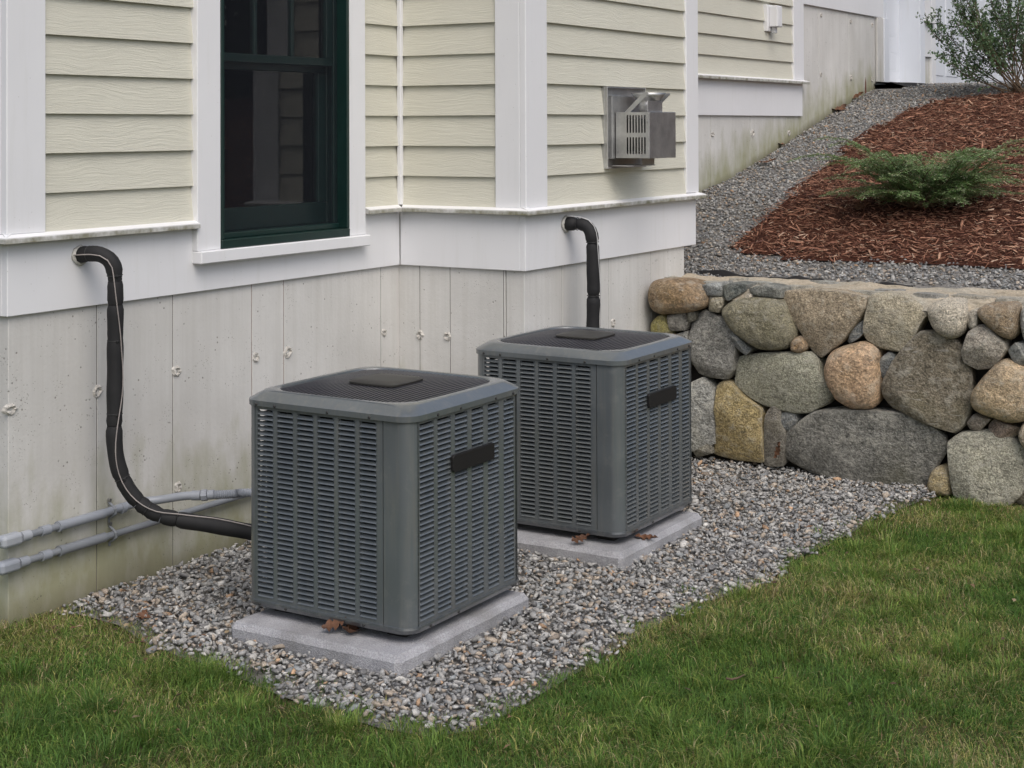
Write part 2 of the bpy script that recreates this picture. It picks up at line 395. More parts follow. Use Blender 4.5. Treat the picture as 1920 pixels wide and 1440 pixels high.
M = dict(
    siding=m_siding(), white=m_white(), ledge=m_ledge(), concrete=m_concrete(), stone=m_stone(), pad=m_pad(), cap=m_cap(),
    doorwhite=m_white('white_door_paint', (.74, .77, .82)),
    gravel=m_vcol('crushed_stone', .75, .35, .4, 0, 130, .3), grass=m_vcol('grass_blade', .55, .3, 0, .3, 8, .15), leafm=m_vcol('leaf', .5, .35, 0, .18, 20, .15),
    mulch=m_vcol('bark_chip', .85, .2, .3, 0, 90, .25),
    lawn=m_ground('lawn_soil', (.055, .058, .024), (.105, .085, .045)), bed=m_ground('gravel_soil', (.15, .142, .13), (.25, .24, .225), 6, 90),
    mulchg=m_ground('mulch_ground', (.035, .013, .008), (.075, .026, .015), 8, 70), asphalt=m_ground('asphalt', (.022, .022, .024), (.05, .05, .05), 5, 160),
    unit=m_paint('grey_enamel', (.098, .111, .118)), pan=m_paint('dark_grey_enamel', (.06, .067, .073)), black=simple('black_plastic', (.014, .0125, .012), .42, 0, .15, 20),
    coil=simple('coil_fins', (.010, .010, .010), .7, 0, .3, 60), grille=simple('black_wire', (.045, .045, .052), .28, 0, .1), hub=simple('black_hub_plastic', (.04, .038, .034), .5, 0, .2, 9),
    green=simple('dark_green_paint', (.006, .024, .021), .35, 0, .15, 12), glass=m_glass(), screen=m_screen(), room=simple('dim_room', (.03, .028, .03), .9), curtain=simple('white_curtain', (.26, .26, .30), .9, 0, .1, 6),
    foam=simple('black_foam', (.010, .010, .011), .75, 0, .25, 14, .15), pvc=simple('grey_pvc', (.27, .29, .325), .42, 0, .08, 8), pvcd=simple('grey_pvc_dull', (.20, .215, .235), .45, 0, .1, 8),
    pvcw=simple('pale_pvc', (.34, .36, .39), .45, 0, .06, 8), wire=simple('tan_wire', (.31, .28, .265), .45, 0, .25, 10), wirew=simple('pale_wire', (.5, .5, .5), .4), steel=m_metal(), zinc=simple('zinc_screw', (.4, .4, .4), .35, .9),
    putty=simple('sealant', (.55, .54, .50), .8, 0, .2, 40, .4), rubber=simple('black_rubber', (.02, .02, .02), .6), fabric=simple('black_fabric', (.012, .012, .013), .8), badge=simple('matt_black_badge', (.0075, .0065, .0065), .6, 0, .1), rust=simple('rust_stain', (.17, .075, .05), .9, 0, .4, 30), seam=simple('seam_brown', (.11, .10, .09), .9, 0, .3, 30),
    ptie=simple('tie_mortar', (.50, .48, .44), .9, 0, .35, 60, .8), beige=simple('pale_latch', (.5, .5, .36), .5), bark=simple('twig_bark', (.11, .075, .045), .8, 0, .3, 40), deadleaf=simple('dead_oak_leaf', (.12, .055, .028), .7, 0, .45, 25, .2, .5, True),
    core=simple('gap_shade_mortar', (.055, .048, .04), .95, 0, .3, 20), roof=simple('dark_shingle', (.05, .05, .05), .9))

# ------------------------------------------------------------------ the house
house = thing('house', 'cream clapboard house with white trim on a bare concrete foundation', 'house', (XA, YL, 0))
def add_attr(o, name, fn):
    me = o.data; a = me.attributes.new(name, 'FLOAT', 'POINT'); w = WPOS[o.name]
    for v in me.vertices: a.data[v.index].value = fn(v.co+w)
    return o
# foundation: cast panels with thin seams between them
found = link('foundation_wall', None, None, house, (XA, YL, 0))
def gz(x, y):
    return float(U(x, y)) if (y > 7.9) else 0.0
def panel(a, b, z0, z1, fixed, axis):
    g = .0015 if a < 8 or axis == 'X' else .0028
    if axis == 'Y': o = box('concrete_panel', (fixed, a+g, z0), (fixed-.10, b-g, z1), M['concrete'], found, .0018)
    else: o = box('concrete_panel', (a+g, fixed, z0), (b-g, fixed+.10, z1), M['concrete'], found, .0018)
    if axis == 'Y' and a > 8:
        ga, gb = gz(0, a), gz(0, b)
        add_attr(o, 'hag', lambda p: 1.7*(p.z - (ga+(gb-ga)*(p.y-a)/(b-a))))
    else: add_attr(o, 'hag', lambda p: p.z)
cA, cC, cB, cL = XA-.018, XC-.018, YB+.018, YL+.018
sA = [cL, 4.25, 4.662, 5.146, 5.36, 6.088, cB]
for a, b in zip(sA[:-1], sA[1:]): panel(a, b, -.2, 1.2, cA, 'Y')
sB = [cA-.10, -4.373, -4.194, -3.889, cC-.104]
for a, b in zip(sB[:-1], sB[1:]): panel(a, b, -.2, 1.2, cB, 'X')
sC = [cB, 6.60, 7.085, 7.575, 7.998]
for a, b in zip(sC[:-1], sC[1:]): panel(a, b, -.2, 1.2, cC, 'Y')
sD = [8.1, 9.2, 9.971, 10.679, 11.392, 12.12, 12.847, 13.41, 13.55]
for a, b in zip(sD[:-1], sD[1:]): panel(a, b, .7, 2.85, cA, 'Y')
for a, b in ((-5.4, cA-.104), (-8.0, -5.4)): panel(a, b, -.2, 1.2, cL, 'X')
for s in sA[1:-1]: box('seam', (cA-.0015, s-.0014, -.2), (cA-.05, s+.0014, 1.15), M['rust'] if s in (5.146, 5.36) else M['seam'], found, 0)  # joint strips, dark brown with a few rust red
for s in sB[1:-1]: box('seam', (s-.0014, cB+.0015, -.2), (s+.0014, cB+.05, 1.15), M['seam'], found, 0)
for s in sC[1:-1]: box('seam', (cC-.0015, s-.0014, -.2), (cC-.05, s+.0014, 1.15), M['seam'], found, 0)
for s in sD[1:-1]: box('seam', (cA-.003, s-.0027, .7), (cA-.05, s+.0027, 2.8), M['seam'], found, 0)
def tie_mesh(seed):
    r = random.Random(seed); b = bmesh.new(); n = 12; rings = []
    for s, h in ((1.25, -.002), (1.0, .004), (.75, .008), (.45, .003), (.22, -.004)):
        rings.append([b.verts.new((math.cos(2*pi*k/n)*s*.018*(.6+.8*r.random()), -h*(.5+r.random()), math.sin(2*pi*k/n)*s*.021*(.7+.6*r.random()))) for k in range(n)])
    for A, B in zip(rings[:-1], rings[1:]):
        for k in range(n): b.faces.new((A[k], A[(k+1) % n], B[(k+1) % n], B[k]))
    b.faces.new(rings[-1]); bmesh.ops.recalc_face_normals(b, faces=b.faces[:])
    return bm_mesh('tie_mark', b)
ties = [tie_mesh(i) for i in range(4)]
for m_ in ties: m_.materials.append(M['ptie'])
for i, (px, py) in enumerate(((183, 733), (20, 768), (330, 697), (480, 670), (540, 660), (720, 624), (333, 915), (1336, 252), (1411, 250), (1479, 250), (1539, 29), (1595, 40), (1635, 47), (1539, 140), (1595, 146), (1635, 149))):
    P = onX(px, py, cA); link('tie_mark', ties[i % 4], None, found, (cA, P[1], P[2]), (0, 0, pi/2)).scale = (random.uniform(.8, 1.5), 1, random.uniform(.7, 1.2))
for i, (px, py) in enumerate(((788, 628), (840, 631))):
    P = onY(px, py, cB); link('tie_mark', ties[i % 4], None, found, (P[0], cB, P[2]))
P = onX(1149, 606, cC); link('tie_mark', ties[2], None, found, (cC, P[1], P[2]), (0, 0, pi/2))

# skirt boards, drip ledges
SK0, SK1, LT = 1.12, 1.388, 1.425
def skirtY(name, X, a, b, z0=SK0, z1=SK1+.004): return box(name, (X, a, z0), (X-.03, b, z1), M['white'], house, .0025)
nb = prism_bm([(YL, SK0), (YB-.001, SK0), (YB-.001, SK1+.004), (5.910, SK1+.004), (5.910, 1.25), (4.762, 1.25), (4.762, SK1+.004), (YL, SK1+.004)], XA-.03, XA, 'x', .0025)
bmesh.ops.translate(nb, verts=nb.verts[:], vec=(-XA, -YL, -SK0)); link('skirt_board', bm_mesh('skirt_board', nb), M['white'], house, (XA, YL, SK0))
skirtY('skirt_board', XC, YB, YCE)
skirtY('skirt_board', XA, 8.2, 11.703, 1.874, 2.135)
skirtY('skirt_board', XA+.002, 11.70, 13.735, 2.772, 3.4)
box('skirt_board', (XA+.001, YB, SK0), (XC-.0305, YB+.03, SK1+.004), M['white'], house, .0025)
box('skirt_board', (XA-.0305, YL, SK0), (-8.0, YL+.03, SK1+.004), M['white'], house, .0025)
def ledge(axis, a, b, fixed, sgn, zb=SK1, m0=0, m1=0):
    """a sloped drip ledge; m0, m1: how far each end's nose runs on past the back edge (mitres)"""
    prof = [(-.03, zb), (.040, zb-.002), (.046, zb-.001), (.046, zb+.0145), (.0445, zb+.020), (-.03, zb+.040)]
    b_ = bmesh.new(); A = []; B = []
    for d, z in prof:
        k = (d+.0)/.046 if d > 0 else 0
        o = fixed + sgn*d
        if axis == 'Y': A.append(b_.verts.new((o, a-m0*k, z))); B.append(b_.verts.new((o, b+m1*k, z)))
        else: A.append(b_.verts.new((a-m0*k, o, z))); B.append(b_.verts.new((b+m1*k, o, z)))
    n = len(prof)
    b_.faces.new(A); b_.faces.new(B[::-1])
    for i in range(n): b_.faces.new((A[i], B[i], B[(i+1) % n], A[(i+1) % n]))
    bmesh.ops.recalc_face_normals(b_, faces=b_.faces[:])
    c = Vector(((fixed, a, zb) if axis == 'Y' else (a, fixed, zb)))
    bmesh.ops.translate(b_, verts=b_.verts[:], vec=-c)
    o = link('drip_ledge', bm_mesh('drip_ledge', b_), M['ledge'], house, c)
    at = o.data.attributes.new('algae', 'FLOAT', 'POINT')
    for v in o.data.vertices: at.data[v.index].value = (1.0 if v.co.z < .006 else .8 if v.co.z < .017 else 0.0)
    return o
ledge('Y', YL, 4.757, XA, 1, m0=.046)
ledge('Y', 5.916, YB, XA, 1, m1=-.046)
ledge('X', XA, XC, YB, -1, m0=-.046, m1=.046)
ledge('Y', YB, YCE, XC, 1, m0=.046, m1=.046)
ledge('X', -8.0, XA, YL, -1, m1=.046)
ledge('X', XA, XC, YCE, 1, m1=.046)
ledge('Y', 8.2, 11.703, XA, 1, 2.131, m1=.046)

# clapboards (each one its own tapered board)
PITCH_B = .1475
def clap(axis, a, b, fixed, z):
    th0, th1, hgt = .0125, .005, PITCH_B+.028
    if axis == 'Y': loc, rz, L = (fixed, a, z), pi/2, b-a
    else: loc, rz, L = (a, fixed, z), 0, b-a
    e = random.uniform(-.0012, .0012)
    pts = [(0, 0), (-th0+e, .001), (-th0+e, .004), (-th1+e, hgt), (0.004, hgt)]
    bm = bmesh.new(); A = []; B = []
    for y, zz in pts: A.append(bm.verts.new((0, y, zz))); B.append(bm.verts.new((L, y, zz)))
    bm.faces.new(A); bm.faces.new(B[::-1]); n = len(pts)
    for i in range(n): bm.faces.new((A[i], B[i], B[(i+1) % n], A[(i+1) % n]))
    bmesh.ops.recalc_face_normals(bm, faces=bm.faces[:])
    # each board leans so that its foot rides over the board below
    for v in bm.verts: v.co.y += .013*(v.co.z/hgt)
    return link('clapboard', bm_mesh('clapboard', bm), M['siding'], house, loc, (0, 0, rz))
SZ = 1.412
for k in range(12):
    z = SZ + PITCH_B*k
    clap('Y', 3.969, 4.757, XA-.004, z)
    clap('Y', 5.905, YB-.010, XA-.004, z)
    clap('X', XA+.010, -3.912, YB+.004, z)
    clap('Y', 6.407, 7.972, XC-.004, z+.004)
for k in range(8): clap('Y', 8.2, 11.487, XA-.004, 2.150+.1462*k)
# corner boards
CB0, CB1 = 1.421, 3.3
box('corner_board', (XA+.014, YL-.014, CB0-.004), (XA-.02, 3.970, CB1), M['white'], house, .003)
box('corner_board', (XA-.0205, YL-.014, CB0-.004), (XA-.16, YL+.02, CB1), M['white'], house, .003)
box('corner_board', (XC+.014, YB-.014, CB0-.006), (XC-.02, 6.409, CB1), M['white'], house, .003)
box('corner_board', (XC-.0205, YB-.014, CB0-.006), (-3.912, YB+.02, CB1), M['white'], house, .003)
box('corner_board', (XC+.014, 7.971, CB0), (XC-.02, 8.131, CB1), M['white'], house, .003)
box('corner_board', (XA+.000, YB-.024, CB0-.004), (XA+.024, YB-.000, CB1), M['white'], house, .003)
box('corner_board', (XA+.014, 11.487, 2.160), (XA-.02, 11.7045, 3.4), M['white'], house, .003)
# body behind the boards: sheathing, plus unseen upper walls and roof added to block sky light
def body(name, a, b, mat): return box(name, a, b, mat, house, 0)
body('wall', (XA-.022, 3.85, 1.14), (XA-.12, 4.90, 3.3), M['siding'])
body('wall', (XA-.022, 5.777, 1.14), (XA-.12, 13.5, 3.4), M['siding'])
body('wall', (XA-.022, 4.90, 1.14), (XA-.12, 5.777, 1.30), M['siding'])
body('wall', (XA-.022, 3.85, 3.4), (XA-.12, 21.5, 5.4), M['siding'])
body('wall', (XC-.022, YB+.03, 1.14), (XA-.02, YCE-.02, 4.2), M['siding'])
body('wall', (XC-.022, YB+.03, 4.2), (XA-.02, YCE-.02, 5.4), M['siding'])
body('wall', (XA-.12, 3.85, 1.2), (-8.0, 3.97, 5.4), M['siding'])
body('roof', (XA+.15, 3.5, 5.4), (-9.5, 22, 5.55), M['roof'])
body('roof', (XC+.2, YB-.2, 5.4), (XA+.14, YCE+.2, 5.5), M['roof'])

# window
win = link('window', None, None, house, (XA, 4.757, 1.24))
WY0, WY1, WZ0, WZ1 = 4.898, 5.777, 1.300, 2.95
def wb(name, a, b, mat, bev=.003): return box(name, a, b, mat, win, bev)
wb('casing', (XA+.030, 4.757, 1.2905), (XA-.02, WY0, 3.1), M['white'])
wb('casing', (XA+.030, WY1, 1.2905), (XA-.02, 5.905, 3.1), M['white'])
wb('sill', (XA+.052, 4.757, 1.238), (XA-.02, 5.916, 1.290), M['white'], .004)
wb('frame', (XA+.036, WY0+.001, WZ0-.009), (XA-.14, WY1-.001, WZ0+.028), M['green'])
wb('frame', (XA+.034, WY0+.001, WZ0+.0285), (XA-.14, WY0+.020, WZ1), M['green'])
wb('frame', (XA+.034, WY1-.020, WZ0+.0285), (XA-.14, WY1-.001, WZ1), M['green'])
wb('frame', (XA-.012, WY0+.0205, WZ0+.0285), (XA-.14, WY1-.0205, WZ0+.052), M['green'])
wb('frame', (XA-.030, WY1-.040, WZ0+.0525), (XA-.046, WY1-.0205, WZ1), M['green'])
wb('frame', (XA-.075, WY1-.036, WZ0+.0525), (XA-.082, WY1-.0205, WZ1), M['green'])
MR0, MR1 = 2.085, 2.122
gy0, gy1 = WY0+.021, WY1-.041
wb('sash', (XA-.035, gy0, MR0), (XA-.072, gy1+.018, MR1), M['green'])                # meeting rail of the upper sash
wb('sash', (XA-.035, gy1-.045, MR1+.0005), (XA-.072, gy1, WZ1), M['green'])
wb('sash', (XA-.035, gy0, MR1+.0005), (XA-.072, gy0+.03, WZ1), M['green'])
for f in (.345, .655): 
    y = gy0+(gy1-gy0)*f; wb('muntin', (XA-.040, y-.010, MR1+.0005), (XA-.060, y+.010, WZ1), M['green'])
wb('pane', (XA-.052, gy0+.02, MR1-.005), (XA-.055, gy1-.02, WZ1), M['glass'], 0)
wb('sash', (XA-.084, gy0, WZ0+.053), (XA-.120, gy1+.018, WZ0+.150), M['green'])       # lower sash
wb('sash', (XA-.084, gy0, MR0-.030), (XA-.120, gy1+.018, MR1-.002), M['green'])
wb('sash', (XA-.084, gy1-.045, WZ0+.1505), (XA-.120, gy1+.018, MR0-.0305), M['green'])
wb('sash', (XA-.084, gy0, WZ0+.1505), (XA-.120, gy0+.03, MR0-.0305), M['green'])
wb('pane', (XA-.100, gy0+.02, WZ0+.14), (XA-.103, gy1-.03, MR0-.02), M['glass'], 0)
link('latch', bm_mesh('latch', prism_bm([(0, 0), (.075, 0), (.058, .016), (.018, .016)], -.02, 0, 'x', .002)), M['beige'], win, (XA-.074, 5.26, MR1+.001))
sc_ = bm_mesh('insect_screen', box_bm((0, 0, 0), (.0006, gy1-gy0+.02, WZ1-WZ0-.056))); link('insect_screen', sc_, M['screen'], win, (XA-.024, gy0, WZ0+.052))
# the room behind it
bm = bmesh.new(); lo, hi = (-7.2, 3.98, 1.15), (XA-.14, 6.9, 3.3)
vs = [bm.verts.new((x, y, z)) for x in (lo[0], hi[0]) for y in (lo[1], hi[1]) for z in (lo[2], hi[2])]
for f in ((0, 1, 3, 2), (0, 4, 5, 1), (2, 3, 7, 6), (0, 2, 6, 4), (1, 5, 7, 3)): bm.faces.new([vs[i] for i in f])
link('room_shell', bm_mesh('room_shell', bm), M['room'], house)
bm = bmesh.new(); row = []
for i in range(33):
    y = 5.36+.22*i/32; x = XA-.26+.018*math.sin(i*1.15); row.append((bm.verts.new((x, y, 1.4)), bm.verts.new((x, y, 3.1))))
for a, b in zip(row[:-1], row[1:]): bm.faces.new((a[0], b[0], b[1], a[1]))
link('curtain', bm_mesh('curtain', bm, True), M['curtain'], house)

# side door up the slope, deeply set; garage door
door = link('door', None, None, house, (XA-.2, 13.84, 2.19))
box('frame', (XA+.014, 13.72, 2.19), (XA-.2, 13.86, 2.7715), M['doorwhite'], door, .003)
box('frame', (XA+.004, 14.84, 2.165), (XA-.22, 15.0, 3.4), M['doorwhite'], door, .003)
o = box('door_jamb', (XA+.004, 13.555, 2.19), (XA-.02, 13.7195, 2.771), M['concrete'], house, .003); add_attr(o, 'hag', lambda p: p.z-1.75)
box('panel', (XA-.20, 13.8605, 2.215), (XA-.24, 14.8395, 3.4), M['doorwhite'], door, .003)
for z0, z1 in ((2.225, 2.50), (2.56, 3.3)):
    box('raised_panel', (XA-.199, 14.05, z0+.10), (XA-.21, 14.36, z1), M['doorwhite'], door, .012); box('raised_panel', (XA-.199, 14.44, z0+.10), (XA-.21, 14.74, z1), M['doorwhite'], door, .012)
box('sweep', (XA-.197, 13.862, 2.200), (XA-.24, 14.838, 2.2145), M['rubber'], door, 0)
box('threshold', (XA+.02, 13.73, 2.165), (XA-.24, 14.839, 2.189), M['zinc'], door, .003)
body('wall', (XA-.10, 13.5, 1.4), (XA-.3, 14.9, 2.14), M['room'])
body('wall', (XA-.245, 13.5, 1.9), (XA-.3, 15.2, 3.4), M['doorwhite'])
o = box('concrete_panel', (XA-.02, 15.0, 1.6), (XA-.16, 15.22, 2.47), M['concrete'], found, .003); add_attr(o, 'hag', lambda p: p.z-1.9)
box('skirt_board', (XA+.004, 15.0005, 2.4705), (XA-.10, 15.22, 2.80), M['white'], house, .003)
box('drip_ledge', (XA+.05, 14.98, 2.8005), (XA-.10, 15.26, 2.83), M['white'], house, .003)
box('corner_board', (XA+.006, 15.2205, 2.19), (XA-.16, 15.36, 3.4), M['white'], house, .003)
gar = link('garage_door', None, None, house, (XA-.09, 15.36, 2.19))
GX = XA-.07
for k in range(3):
    z0 = 2.215+.53*k
    box('section', (GX, 15.365, z0), (GX-.04, 20.2, z0+.526), M['doorwhite'], gar, .003)
    n = 9; w = (20.2-15.43)/n
    for i in range(n):
        y = 15.43+w*i
        link('raised_panel', bm_mesh('raised_panel', prism_bm([(y, z0+.085), (y+w-.10, z0+.085), (y+w-.10, z0+.44), (y, z0+.44)], GX-.01, GX+.006, 'x', .0055)), M['doorwhite'], gar, (0, 0, 0))
box('bottom_seal', (GX+.002, 15.365, 2.18), (GX-.04, 20.2, 2.2145), M['rubber'], gar, 0)
body('wall', (XA-.10, 20.2, 1.9), (XA-.2, 21.5, 3.4), M['white'])

# small white meter box on the siding
wbx = thing('wall_box', 'small white weatherproof box on the clapboards near the far corner board', 'electrical box', (XA, 10.91, 2.51))
box('mounting_block', (XA+.028, 10.912, 2.512), (XA-.012, 11.035, 2.712), M['white'], wbx, .004)
box('cover', (XA+.095, 10.945, 2.545), (XA+.0285, 11.045, 2.705), M['white'], wbx, .006)
box('hinge', (XA+.099, 10.972, 2.56), (XA+.0955, 10.977, 2.69), M['white'], wbx, 0)
box('cord_outlet', (XA+.06, 10.985, 2.500), (XA+.0285, 11.03, 2.5445), M['white'], wbx, .004)

# ------------------------------------------------------------------ direct vent terminal on the bump-out
vt = thing('vent_terminal', 'stainless steel flue vent with slotted guard on the cream clapboards', 'vent', (XC, 6.99, 1.58))
st = M['steel']
def vb(name, a, b, mat=st, bev=.0015): return box(name, (XC+a[0], a[1], a[2]), (XC+b[0], b[1], b[2]), mat, vt, bev)
PY0, PY1, PZ0, PZ1 = 6.992, 7.43, 1.583, 2.003
vb('back_plate', (-.006, PY0, PZ0), (.014, PY1, PZ1))
vb('flange', (.0145, PY0, PZ0), (.030, PY0+.006, PZ1)); vb('flange', (.0145, PY1-.006, PZ0), (.030, PY1, PZ1))
vb('flange', (.0145, PY0+.0065, PZ1-.006), (.030, PY1-.0065, PZ1)); vb('flange', (.0145, PY0+.0065, PZ0), (.030, PY1-.0065, PZ0+.006))
vb('collar_plate', (.0145, PY0+.03, PZ0+.05), (.040, PY1-.04, PZ1-.045))
BX0, BX1, BY0, BY1, BZ0, BZ1 = .045, .235, 7.055, 7.36, 1.637, 1.872
# guard: slotted side cheeks, plain face, top
def slotted(y, name='slotted_side'):
    b = bmesh.new(); zs = [BZ0, BZ0+.022, BZ0+.108, BZ0+.132, BZ1-.012-.0, BZ1]
    n = 7; x0 = BX0+.062; pw = (BX1-.012-x0)/n; xs = [BX0, x0]
    for i in range(n): xs += [x0+pw*(i+.5), x0+pw*(i+1)]
    xs.append(BX1)
    zr = [(BZ0, BZ0+.020), (BZ0+.108, BZ0+.128), (BZ1-.014, BZ1)]
    def q(xa, xb, za, zb):
        join(b, box_bm((xa, -.001, za), (xb, .001, zb)))
    for za, zb in zr: q(BX0, BX1, za, zb)
    for za, zb in ((BZ0+.020, BZ0+.108), (BZ0+.128, BZ1-.014)):
        q(BX0, x0, za, zb)
        for i in range(n): q(x0+pw*(i+.52), x0+pw*(i+1), za, zb)
        q(x0+pw*n, BX1, za, zb)
        for i in range(n):     # rounded slot ends
            for zc, sg in ((za, 1), (zb, -1)):
                for xa, d in ((x0+pw*i, 1), (x0+pw*(i+.52), -1)):
                    v = [b.verts.new((xa, -.0008, zc)), b.verts.new((xa+d*pw*.2, -.0008, zc)), b.verts.new((xa, -.0008, zc+sg*pw*.25))]; b.faces.new(v)
    bmesh.ops.translate(b, verts=b.verts[:], vec=(0, 0, -BZ0)); return link(name, bm_mesh(name, b), st, vt, (XC, y, BZ0))
slotted(BY0); slotted(BY1)
vb('face_plate', (BX1-.001, BY0-.001, BZ0-.002), (BX1+.002, BY1+.002, BZ1+.001))
vb('top_plate', (BX0, BY0+.0015, BZ1-.002), (BX1-.0015, BY1-.0015, BZ1))
vb('bottom_plate', (BX0, BY0+.0015, BZ0), (BX1-.0015, BY1-.0015, BZ0+.002))
link('flue_pipe', bm_mesh('flue_pipe', tube_bm([(0, 0, 0), (.16, 0, 0)], .085, 24), True), M['coil'], vt, (XC+.03, (BY0+BY1)/2, (BZ0+BZ1)/2))
for y in (BY0+.02, BY1-.03):   # sloping braces
    b = prism_bm([(.085, BZ1+.001), (.118, BZ1+.001), (.222, BZ1+.094), (.215, BZ1+.102), (.19, BZ1+.098)], y, y+.003, 'y'); link('brace', bm_mesh('brace', b), st, vt, (XC, 0, 0))
vb('deflector_plate', (.205, BY0+.04, BZ1+.001), (.208, BY0+.21, BZ1+.058))
link('wind_collar', bm_mesh('wind_collar', tube_bm([(0, 0, 0), (0, 0, .022), (0, 0, .045), (0, 0, .0452)], [.055, .075, .092, .088], 28, False), True), st, vt, (XC+.15, BY0+.165, BZ1+.055))
link('stub_pipe', bm_mesh('stub_pipe', tube_bm([(0, 0, 0), (0, 0, .06)], .052, 20), True), st, vt, (XC+.15, BY0+.165, BZ1+.001))
vb('lower_bracket', (.0305, BY0-.02, PZ0+.012), (.155, BY1-.07, PZ0+.016)); vb('lower_bracket', (.150, BY0+.08, PZ0+.0165), (.153, BY1-.08, BZ0-.0005))
for (x, y, z) in ((BX1-.012, BY0-.003, BZ1-.05), (BX0+.012, BY0-.003, BZ0+.035)):
    link('screw', bm_mesh('screw', tube_bm([(0, 0, 0), (0, -.006, 0)], .006, 6)), M['zinc'], vt, (XC+x, y+.002, z))

# ------------------------------------------------------------------ air conditioners
A0 = .36
def rsq(h, r, bulge, n=10):
    """outline of a rounded square, counter-clockwise, with slightly bowed sides"""
    out = []
    for q, (cx, cy) in enumerate(((h-r, h-r), (-(h-r), h-r), (-(h-r), -(h-r)), (h-r, -(h-r)))):
        for k in range(n+1):
            a = pi/2*q+pi/2*k/n; out.append([cx+r*math.cos(a), cy+r*math.sin(a)])
        a0 = pi/2*(q+1); nx, ny = math.cos(a0), math.sin(a0); tx, ty = -ny, nx; L = 2*(h-r)
        for k in range(1, 6): out.append([cx+nx*r+tx*L*k/6, cy+ny*r+ty*L*k/6])
    for p in out:
        m = max(abs(p[0]), abs(p[1])); w = min(abs(p[0]), abs(p[1]))/h
        s = 1+bulge*(1-w*w)/h*(m/h); p[0] *= s if abs(p[0]) >= abs(p[1]) else 1; p[1] *= s if abs(p[1]) > abs(p[0]) else 1
    return out
def loft(rings, close_last=False, close_first=False):
    b = bmesh.new(); R = [[b.verts.new((p[0], p[1], z)) for p in o] for o, z in rings]; n = len(R[0])
    for A, B in zip(R[:-1], R[1:]):
        for k in range(n): b.faces.new((A[k], A[(k+1) % n], B[(k+1) % n], B[k]))
    if close_last: b.faces.new(R[-1])
    if close_first: b.faces.new(R[0][::-1])
    bmesh.ops.recalc_face_normals(b, faces=b.faces[:]); return b
ROWS, LZ0, LZ1 = 37, .139, .800
LP = (LZ1-LZ0)/ROWS
colsF = [(-.303+.0905*k, -.303+.0905*k+.072) for k in range(6)]
colsS = [(-.304+.107*k, -.304+.107*k+.085-.003*k) for k in range(6)]
def slat_mesh(w):
    b = bmesh.new(); p = [(-.004, .0005), (-.002, -.0014), (.0015, .0032), (.010, .0100), (.0105, .0090), (.003, .0020)]
    A = [b.verts.new((.001, y, z)) for y, z in p]; B = [b.verts.new((w-.001, y, z)) for y, z in p]
    for i in range(5): b.faces.new((A[i], B[i], B[i+1], A[i+1]))
    for q, xx, x2 in ((A, .0, .007), (B, w, w-.009)):   # stamped cheeks rounding the slot's upper corners
        c = b.verts.new((xx, .0, LP-.0010)); d = b.verts.new((xx, .0, .0)); e = b.verts.new((x2, .003, LP-.0016)); g = b.verts.new((x2, .0095, .0090))
        b.faces.new((d, c, q[3])); b.faces.new((c, e, g)); b.faces.new((c, g, q[3])); b.faces.new((c, b.verts.new(((xx*.3+x2*.7), .0, LP-.0009)), e))
    bmesh.ops.recalc_face_normals(b, faces=b.faces[:]); return bm_mesh('louver', b)
